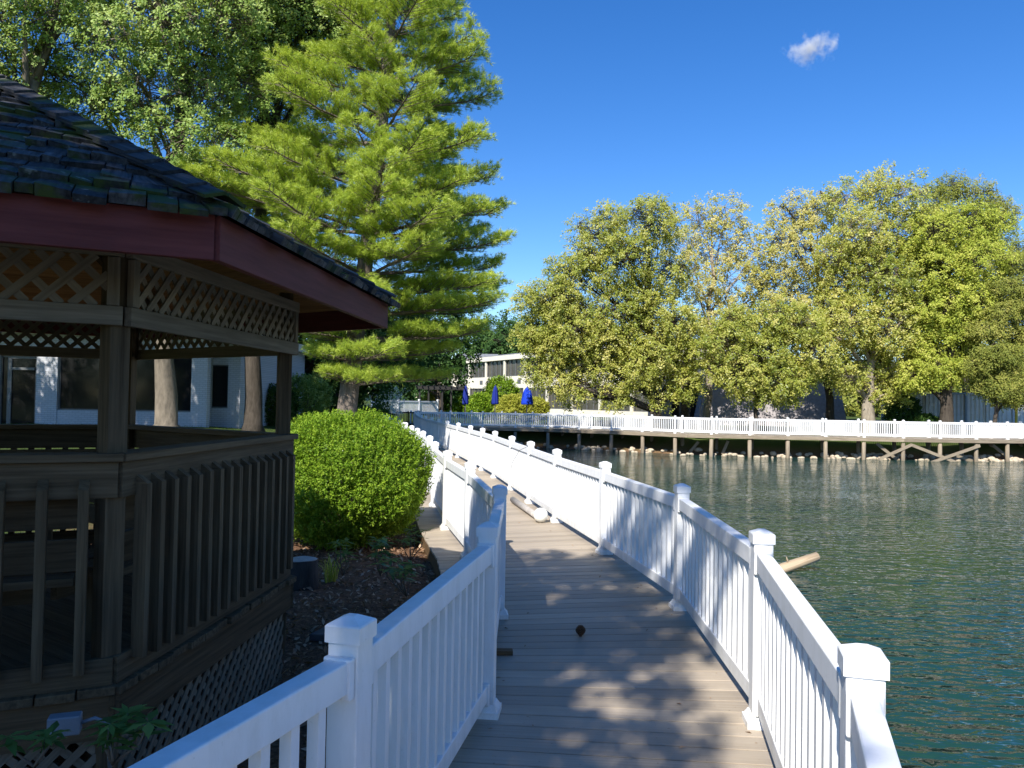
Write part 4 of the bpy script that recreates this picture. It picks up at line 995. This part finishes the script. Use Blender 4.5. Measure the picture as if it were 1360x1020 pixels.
# pine cone
p = G(771, 845, 0); pc = MB()
for ring in range(9):
    t = ring / 8; zc = .006 + .062 * t; rr = .034 * math.sin(math.pi * (.14 + .74 * t)) + .003
    for s_ in range(9):
        th = s_ * 2 * math.pi / 9 + ring * .35; d = Vector((math.cos(th), math.sin(th), 0)); s2 = Vector((-d.y, d.x, 0))
        c = Vector((p.x, p.y, zc)); o1 = c + d * rr + Vector((0, 0, .006))
        pc.add([c + s2 * .004, c - s2 * .004, o1 - s2 * .009, o1 + s2 * .009, o1 + Vector((0, 0, .006)) - s2 * .008, o1 + Vector((0, 0, .006)) + s2 * .008, c + Vector((0, 0, .008))], [(0, 1, 2, 3), (3, 2, 4, 5), (5, 4, 6), (0, 3, 5, 6), (1, 6, 4, 2)])
pc.tube([(p.x, p.y, .0), (p.x, p.y, .065)], [.012, .008], 8)
tag(pc.build('pine_cone', M['cone'], loc=(p.x, p.y, 0)), 'dark brown pine cone lying in the middle of the deck', 'pine cone')
p0, p1 = G(655, 865, .02), G(681, 865, .02); mb = MB(); mb.beam((p0.x - .05, p0.y, .016), (p1.x, p1.y, .016), .07, .03)
tag(mb.build('wood_offcut', M['grey_wood'], loc=(p0.x, p0.y, 0), bevel=.003), 'short flat wood offcut poking out under the land side railing onto the deck', 'wood offcut')
Cl = []
while len(Cl) < 110:
    v = G(rnd.uniform(600, 1080), rnd.uniform(640, 1015), .006); t = rnd.random()
    j = rnd.randrange(2, 9); a_l, b_l = Vector(LP[j]), Vector(LP[j + 1]); a_r, b_r = Vector(RP[j]), Vector(RP[j + 1]); l_ = a_l.lerp(b_l, t); r_2 = a_r.lerp(b_r, t); u2 = rnd.random(); u2 = .5 + (u2 - .5) * (1 if rnd.random() < .4 else 1.0); u2 = min(.96, max(.04, .5 + math.copysign(abs(u2 - .5) ** .45 * .5 ** .55, u2 - .5)))
    q = l_.lerp(r_2, u2); Cl.append((q.x, q.y, .004))
Cl = np.array(Cl); N = rng.normal(size=Cl.shape) * .22 + np.array([0, 0, 1]); V, Fl = leaves_arr(Cl, N, .03, .4, None, .12, .5)
o = link('leaf_litter', fastmesh('leaf_litter', V, Fl, M['dry_leaf'], np.repeat(rng.random(len(Cl)), 4))); tag(o, 'scattered dry leaf bits and pine needles on the deck boards', 'leaf litter', kind='stuff')
# log in the lake
p0 = G(1030, 759, WZ); p1 = A(1086, 739, p0.y + .1); d = (p1 - p0)
mb = MB(); mb.tube([p0 - d * .5 + Vector((0, 0, -.05)), p0, p0 + d * .5, p1], [.1, .1, .095, .085], 12, wob=.05)
mb.tube([p0 + d * .3 + Vector((0, 0, .05)), p0 + d * .27 + Vector((-.03, -.05, .2))], [.02, .008], 5)
tag(mb.build('floating_log', M['log_wood'], loc=p0, smooth=True), 'pale log sticking up out of the lake beyond the railing', 'log')

# ------------------------------------------------------------------ riprap stones
def stone_mesh(seed):
    r = np.random.default_rng(seed); bmv = []; n = 10; V = []; Fs = []
    dirs = r.normal(size=(7, 3)); dirs /= np.linalg.norm(dirs, axis=1, keepdims=True); dist = r.uniform(.62, .95, 7)
    for i in range(1, 7):
        ph = math.pi * i / 7
        for j in range(n):
            th = 2 * math.pi * j / n; v = np.array([math.sin(ph) * math.cos(th), math.sin(ph) * math.sin(th), math.cos(ph)])
            s = min([1.0] + [dd_ / max(v @ q_, 1e-3) for q_, dd_ in zip(dirs, dist) if v @ q_ > 0]); V.append(v * s)
    V += [np.array([0, 0, .85]), np.array([0, 0, -.85])]
    for i in range(5):
        for j in range(n): j2 = (j + 1) % n; Fs.append((i * n + j, i * n + n + j, i * n + n + j2, i * n + j2))
    for j in range(n): j2 = (j + 1) % n; Fs.append((60, j, j2)); Fs.append((61, 50 + j2, 50 + j))
    return fastmesh('stone', np.array(V), Fs, M['stone'])
sm_ = [stone_mesh(s) for s in range(8)]
shp = [Vector(q) for q in SH[14:25]]
cnt = 0
for i in range(280):
    s_ = rnd.random() ** .9 * (len(shp) - 2); j = int(s_); q = shp[j].lerp(shp[j + 1], s_ - j)
    off_ = rnd.uniform(-.62, .25); x = q.x + rnd.uniform(-.2, .2); y = q.y + off_; r = rnd.uniform(.07, .2) * (1.2 if rnd.random() < .15 else 1)
    o = link('stone', sm_[i % 8], None, (x, y, max(gz(x, y), WZ - .1 + .32 * (off_ + .62)) + r * .25)); o.scale = (r * rnd.uniform(.9, 1.5), r * rnd.uniform(.8, 1.2), r * rnd.uniform(.6, .9)); o.rotation_euler = (0, 0, rnd.uniform(0, 6.28))
    tag(o, 'pale tan riprap stone at the waterline under the far boardwalk', 'stone', 'riprap stones along the far bank under the boardwalk')

# ------------------------------------------------------------------ umbrellas, pergola
def umbrella(px, Y, wpx, y0, y1, mat, label):
    p = A(px, 540, Y); z0 = A(px, y1, Y).z; z1 = A(px, y0, Y).z; gzv = gz(p.x, Y); root = empty('patio_umbrella', (p.x, Y, gzv), label, 'umbrella', 'closed blue umbrellas on the patio')
    mb = MB(); mb.tube([(p.x, Y, gzv), (p.x, Y, z1 + .08)], [.03, .03], 8); mb.build('pole', M['umb_pole'], root)
    w_ = wpx * Y / F / 2; hh = z1 - z0; mb = MB(); mb.lathe((p.x, Y, z0), [(w_ * 1.0, 0), (w_ * 1.05, hh * .08), (w_ * .95, hh * .35), (w_ * .85, hh * .55), (w_ * .6, hh * .8), (w_ * .25, hh * .96), (.02, hh)], 32, fold=.18, foldn=8); mb.build('canopy', mat, root, True)
    mb = MB(); mb.lathe((p.x, Y, gzv), [(.28, 0), (.28, .06), (.08, .1), (.05, .3)], 16); mb.build('base', M['dark_metal'], root)
umbrella(618, 56, 7, 512, 537, M['navy_cloth'], 'closed navy umbrella, narrowest and leftmost, right of the dark pergola')
umbrella(657.5, 56, 8, 512, 537, M['navy_cloth'], 'closed dark blue umbrella between the green and yellow shrubs')
umbrella(700, 55, 13, 514, 537.5, M['blue_cloth'], 'closed bright blue umbrella, the widest, right of the yellow shrub')
pg = empty('pergola', (-6.5, 54, .4), 'dark metal pergola with flat top beside the raised patio', 'pergola')
for px, Y in ((557, 54), (569, 57), (587, 54), (599, 57)):
    p = A(px, 540, Y); mb = MB(); mb.beamz((p.x, Y, gz(p.x, Y)), (p.x, Y, 2.5), .12, .12); mb.build('post', M['dark_metal'], pg)
pa, pb_ = A(553, 517, 53.8), A(614, 517, 53.8)
for Y in (53.8, 57.2):
    mb = MB(); mb.beam((pa.x, Y, 2.6), (pb_.x, Y, 2.6), .1, .18); mb.build('beam', M['dark_metal'], pg)
for i in range(9):
    x = pa.x + (pb_.x - pa.x) * i / 8; mb = MB(); mb.beam((x, 53.5, 2.73), (x, 57.5, 2.73), .06, .08); mb.build('rafter', M['dark_metal'], pg)

# ------------------------------------------------------------------ left white brick building
by = 28.0; gb_ = .45; bl = empty('brick_building', (-14, by, gb_), 'white painted brick building with dark windows and door, seen through the gazebo', 'building')
X_ = lambda px, Y=by: (px - 680) / F * Y
def wallbox(nm, x0, x1, z0, z1, y0, y1, mat): mb = MB(); mb.box(((x0 + x1) / 2, (y0 + y1) / 2, (z0 + z1) / 2), (x1 - x0, y1 - y0, z1 - z0)); return mb.build(nm, M[mat], bl)
wz = 3.9; sill = 1.15
wallbox('wall', X_(48), X_(76), gb_ - .5, wz, by, by + .3, 'brick'); wallbox('wall', X_(254), X_(275), gb_ - .5, wz, by, by + .3, 'brick')
wallbox('wall', X_(76), X_(254), gb_ - .5, sill, by + .02, by + .3, 'brick'); wallbox('wall', X_(76), X_(254), 3.35, wz, by + .02, by + .3, 'brick')
wallbox('wall', X_(-120), X_(-2), gb_ - .5, wz, by, by + .3, 'brick'); wallbox('wall', X_(-2), X_(48), 3.1, wz, by + .02, by + .3, 'brick')
wallbox('wall', X_(275, 29), X_(278, 29), gb_ - .5, wz, by + .3, by + 1.6, 'brick')
y2 = by + 1.2
wallbox('wall', X_(270, y2), X_(278, y2), gb_ - .5, wz, y2, y2 + .3, 'brick'); wallbox('wall', X_(303, y2), X_(319, y2), gb_ - .5, wz, y2, y2 + .3, 'brick')
wallbox('wall', X_(278, y2), X_(303, y2), gb_ - .5, 1.3, y2 + .01, y2 + .3, 'brick'); wallbox('wall', X_(278, y2), X_(303, y2), 2.95, wz, y2 + .01, y2 + .3, 'brick')
wallbox('wall', X_(319, y2) - .3, X_(319, y2), gb_ - .5, wz, y2 + .3, y2 + 9, 'brick')
wallbox('roof', X_(-120) - .5, X_(319, y2) + .4, wz, wz + .35, by - .7, by + 12, 'stucco')
def window(x0, x1, z0, z1, y, parent, nm='window', mul=1, fr=.05, fm='alu', gm='glass_dark', dep=.08):
    mb = MB()
    for c, s in ((((x0 + x1) / 2, y, z0 + fr / 2), (x1 - x0, dep, fr)), (((x0 + x1) / 2, y, z1 - fr / 2), (x1 - x0, dep, fr)), ((x0 + fr / 2, y, (z0 + z1) / 2), (fr, dep, z1 - z0 - 2 * fr)), ((x1 - fr / 2, y, (z0 + z1) / 2), (fr, dep, z1 - z0 - 2 * fr))): mb.box(c, s)
    for i in range(1, mul): xm = x0 + (x1 - x0) * i / mul; mb.box((xm, y, (z0 + z1) / 2), (fr * .9, dep * .9, z1 - z0 - 2 * fr))
    f = mb.build(nm, M[fm], parent); mb = MB(); mb.box(((x0 + x1) / 2, y + .005, (z0 + z1) / 2), (x1 - x0 - fr, .015, z1 - z0 - fr)); mb.build('pane', M[gm], f); return f
window(X_(76), X_(165), sill, 3.35, by + .15, bl, mul=1); window(X_(165), X_(254), sill, 3.35, by + .15, bl, mul=2)
window(X_(278, y2), X_(303, y2), 1.3, 2.95, y2 + .12, bl)
window(X_(-2), X_(9), gb_, 3.1, by + .15, bl)
d_ = window(X_(9), X_(48), gb_ + .02, 3.1, by + .15, bl, 'door', fr=.1)
mb = MB(); mb.tube([(X_(12) , by + .04, 1.35), (X_(12), by + .04, 1.75)], [.02, .02], 8); mb.box((X_(12), by + .075, 1.55), (.05, .06, .04)); mb.build('handle', M['box_grey'], d_)
mb = MB(); mb.box((X_(28), by + .1, 2.63), (X_(48) - X_(9) - .2, .1, .09)); mb.build('transom', M['alu'], d_)

# ------------------------------------------------------------------ cream two storey building
P0 = Vector((-10.5, 111.5, .5)); P1 = Vector((13.5, 66.5, .5)); ux = (P1 - P0).normalized(); LM = (P1 - P0).length; mo = empty('hotel_building', P0, 'cream two storey building with rows of brown windows between pale columns, behind the patio', 'building')
nrm = Vector((ux.y, -ux.x, 0));
if nrm.y > 0: nrm = -nrm
ry_ = math.atan2(ux.y, ux.x)
def mbox(nm, s0, s1, z0, z1, o0, o1, mat, parent=mo):
    c = P0 + ux * ((s0 + s1) / 2) + nrm * ((o0 + o1) / 2); mb = MB(); mb.box((c.x, c.y, (z0 + z1) / 2), (s1 - s0, o1 - o0, z1 - z0), ry_); return mb.build(nm, M[mat], parent)
mbox('wall', 0, LM, -.2, 1.0, -.3, -.05, 'cream_panel'); mbox('spandrel', 0, LM, 3.35, 4.75, -.3, -.06, 'cream_panel'); mbox('cornice', -.3, LM + .3, 6.75, 7.3, -.4, .25, 'stucco')
mbox('core', .2, LM - .2, -.2, 6.7, -12, -.6, 'cream_panel'); mbox('roof', 0, LM, 7.3, 7.5, -12, -.4, 'roof_grey')
bay = 5.0; nb = int(LM / bay); bay = LM / nb
for i in range(nb + 1): mbox('column', i * bay - .17, i * bay + .17, -.2, 6.75, -.05, .12, 'stucco')
for i in range(nb):
    for z0, z1 in ((1.0, 3.35), (4.75, 6.75)):
        mb = MB(); s0, s1 = i * bay + .17, (i + 1) * bay - .17
        n = 4
        for j in range(n + 1):
            c = P0 + ux * (s0 + (s1 - s0) * j / n) + nrm * -.14; mb.beamz((c.x, c.y, z0), (c.x, c.y, z1), .09, .1, ry_)
        for zz_ in (z0 + .04, z1 - .04):
            ca, cb = P0 + ux * s0 + nrm * -.14, P0 + ux * s1 + nrm * -.14; mb.beam((ca.x, ca.y, zz_), (cb.x, cb.y, zz_), .085, .08)
        f = mb.build('window', M['alu'], mo); pn = mbox('pane', s0, s1, z0, z1, -.24, -.2, 'glass_bronze', f); 
    if i % 2 == 0:
        for ds in (-.75, .75): mbox('vent', (i + .85) * bay + ds - .4, (i + .85) * bay + ds + .4, 3.85, 4.35, -.06, -.02, 'alu')
mb = MB(); p = A(636, 471, 118); mb.box((p.x, 118, 7.9), (6, 5, 1.8)); mb.build('rooftop_unit', M['roof_grey'], mo)

# ------------------------------------------------------------------ grey sloping wall building
gy_ = 60.0; gr = empty('grey_building', (20, gy_, .5), 'grey textured building with sloping wall and dark entrance, half hidden by trees', 'building')
def xw(px, Y): return (px - 680) / F * Y
mb = MB(); x0, x1 = xw(926, gy_), xw(1128, gy_); zt = 5.2
vs = [(x0, gy_, -.2), (x1, gy_, -.2), (x1, gy_ + 9, -.2), (x0, gy_ + 9, -.2), (x0 + 1.2, gy_ + 1.8, zt), (x1 - .3, gy_ + 1.8, zt), (x1 - .3, gy_ + 9, zt), (x0 + 1.2, gy_ + 9, zt)]
mb.add(vs, MB.BF); mb.build('wall', M['grey_wall'], gr)
mb = MB(); mb.box(((x0 + x1) / 2 + .4, gy_ + 5.2, zt + .12), (x1 - x0 - .8, 8.0, .24)); mb.build('roof', M['roof_grey'], gr)
xa, xb = xw(880, gy_ + 1.5), x0 + .3
mb = MB(); mb.box(((xa + xb) / 2, gy_ + 5, 1.6), (xb - xa, 6, 4.6)); mb.build('entrance_block', M['grey_wall'], gr)
for i, (q0, q1) in enumerate(((892, 903), (904, 915), (916, 925))):
    a0, a1 = xw(q0, gy_ + 2), xw(q1, gy_ + 2); mb = MB(); mb.box(((a0 + a1) / 2, gy_ + 1.985, 1.9), (a1 - a0, .06, 2.5)); f = mb.build('window', M['alu'], gr); mb = MB(); mb.box(((a0 + a1) / 2, gy_ + 1.95, 1.9), (a1 - a0 - .12, .04, 2.38)); mb.build('pane', M['glass_dark'], f)

# ------------------------------------------------------------------ containers
def container(label, x0, x1, y, dep, z0, mat, dmat, ddoor):
    root = empty('shipping_container', ((x0 + x1) / 2, y, z0), label, 'container'); H_ = 2.6
    mb = MB(); n = int((x1 - x0) / .28); pts = []
    for i in range(n):
        a = x0 + (x1 - x0) * i / n; w_ = (x1 - x0) / n; pts += [(a, 0), (a + w_ * .35, 0), (a + w_ * .5, .05), (a + w_ * .85, .05)]
    pts.append((x1, 0)); vs = [(x, y + d, z) for z in (z0 + .12, z0 + H_ - .1) for x, d in pts]; m_ = len(pts); mb.add(vs, [(i, i + 1, i + 1 + m_, i + m_) for i in range(m_ - 1)]); 
    mb.box(((x0 + x1) / 2, y + dep / 2 + .06, z0 + H_ / 2), (x1 - x0 - .02, dep - .05, H_ - .06)); mb.build('body', M[mat], root)
    mb = MB()
    for x in (x0, x1): mb.box((x, y, z0 + H_ / 2), (.12, .14, H_))
    for z in (z0 + .06, z0 + H_ - .05): mb.box(((x0 + x1) / 2, y, z), (x1 - x0 - .12, .14, .12))
    mb.build('frame', M[dmat], root)
    dx0, dx1 = ddoor
    for q in range(2):
        a, b = dx0 + (dx1 - dx0) * q / 2 + .02, dx0 + (dx1 - dx0) * (q + 1) / 2 - .02
        mb = MB(); mb.box(((a + b) / 2, y - .05, z0 + H_ / 2), (b - a, .05, H_ - .3)); dr = mb.build('door', M[mat], root)
        for t in (.3, .7):
            mb = MB(); mb.tube([(a + (b - a) * t, y - .1, z0 + .15), (a + (b - a) * t, y - .1, z0 + H_ - .15)], [.02, .02], 6); mb.box((a + (b - a) * t, y - .11, z0 + 1.1), (.16, .04, .05)); mb.build('lock_bar', M['white_paint'], dr)
        mb = MB(); mb.box(((a + b) / 2 + .05, y - .08, z0 + 1.75), (.3, .012, .2)); mb.build('marking', M['yellow_paint' if (mat == 'cont_white') else 'white_paint'], dr)
    return root
gc1 = .3
container('blue grey shipping container directly behind the thick dark trunk', xw(1216, 54), xw(1283, 54), 54, 5, gc1, 'cont_grey', 'cont_blue', (xw(1229, 54), xw(1262, 54)))
container('pale ribbed shipping container with yellow door markings behind the bald cypress', xw(1285, 54), xw(1346, 54), 54, 5, gc1, 'cont_white', 'cont_grey', (xw(1309, 54), xw(1342, 54)))
container('pale container partly cut off at the right edge of the photo', xw(1350, 55), xw(1400, 55), 55, 5, gc1, 'cont_white', 'yellow_paint', (xw(1370, 55), xw(1396, 55)))

# ------------------------------------------------------------------ small cloud
mt, nt = newmat('cloud_vapour'); k = NT(nt); tc = k.n('ShaderNodeTexCoord').outputs['Object']
ln = k.n('ShaderNodeVectorMath', _operation='LENGTH', i0=k.scale(tc, (1 / 40, 1 / 30, 1 / 24))).outputs['Value']
nn = k.noise(tc, .055, 7, .68)
den = k.math('MAXIMUM', k.math('SUBTRACT', k.math('SUBTRACT', k.math('MULTIPLY', nn, 1.9), .62), k.math('MULTIPLY', ln, .62)), 0)
den = k.math('MULTIPLY', den, .2)
k.out(None, k.n('ShaderNodeVolumePrincipled', Density=den, Color=(1, 1, 1, 1), Anisotropy=-.3).outputs[0])
c = A(1076, 63, 900); mb = MB(); mb.lathe((0, 0, 0), [(1, -23.9)] + [(math.sin(t * math.pi / 12) * 40, -math.cos(t * math.pi / 12) * 24) for t in range(1, 12)] + [(1, 23.9)], 20)
o = link('cloud', mb.mesh('cloud', mt, smooth=True), None, c); tag(o, kind='structure')
mt.cycles.homogeneous_volume = False if hasattr(mt.cycles, 'homogeneous_volume') else None
scn.cycles.volume_step_rate = 1.0
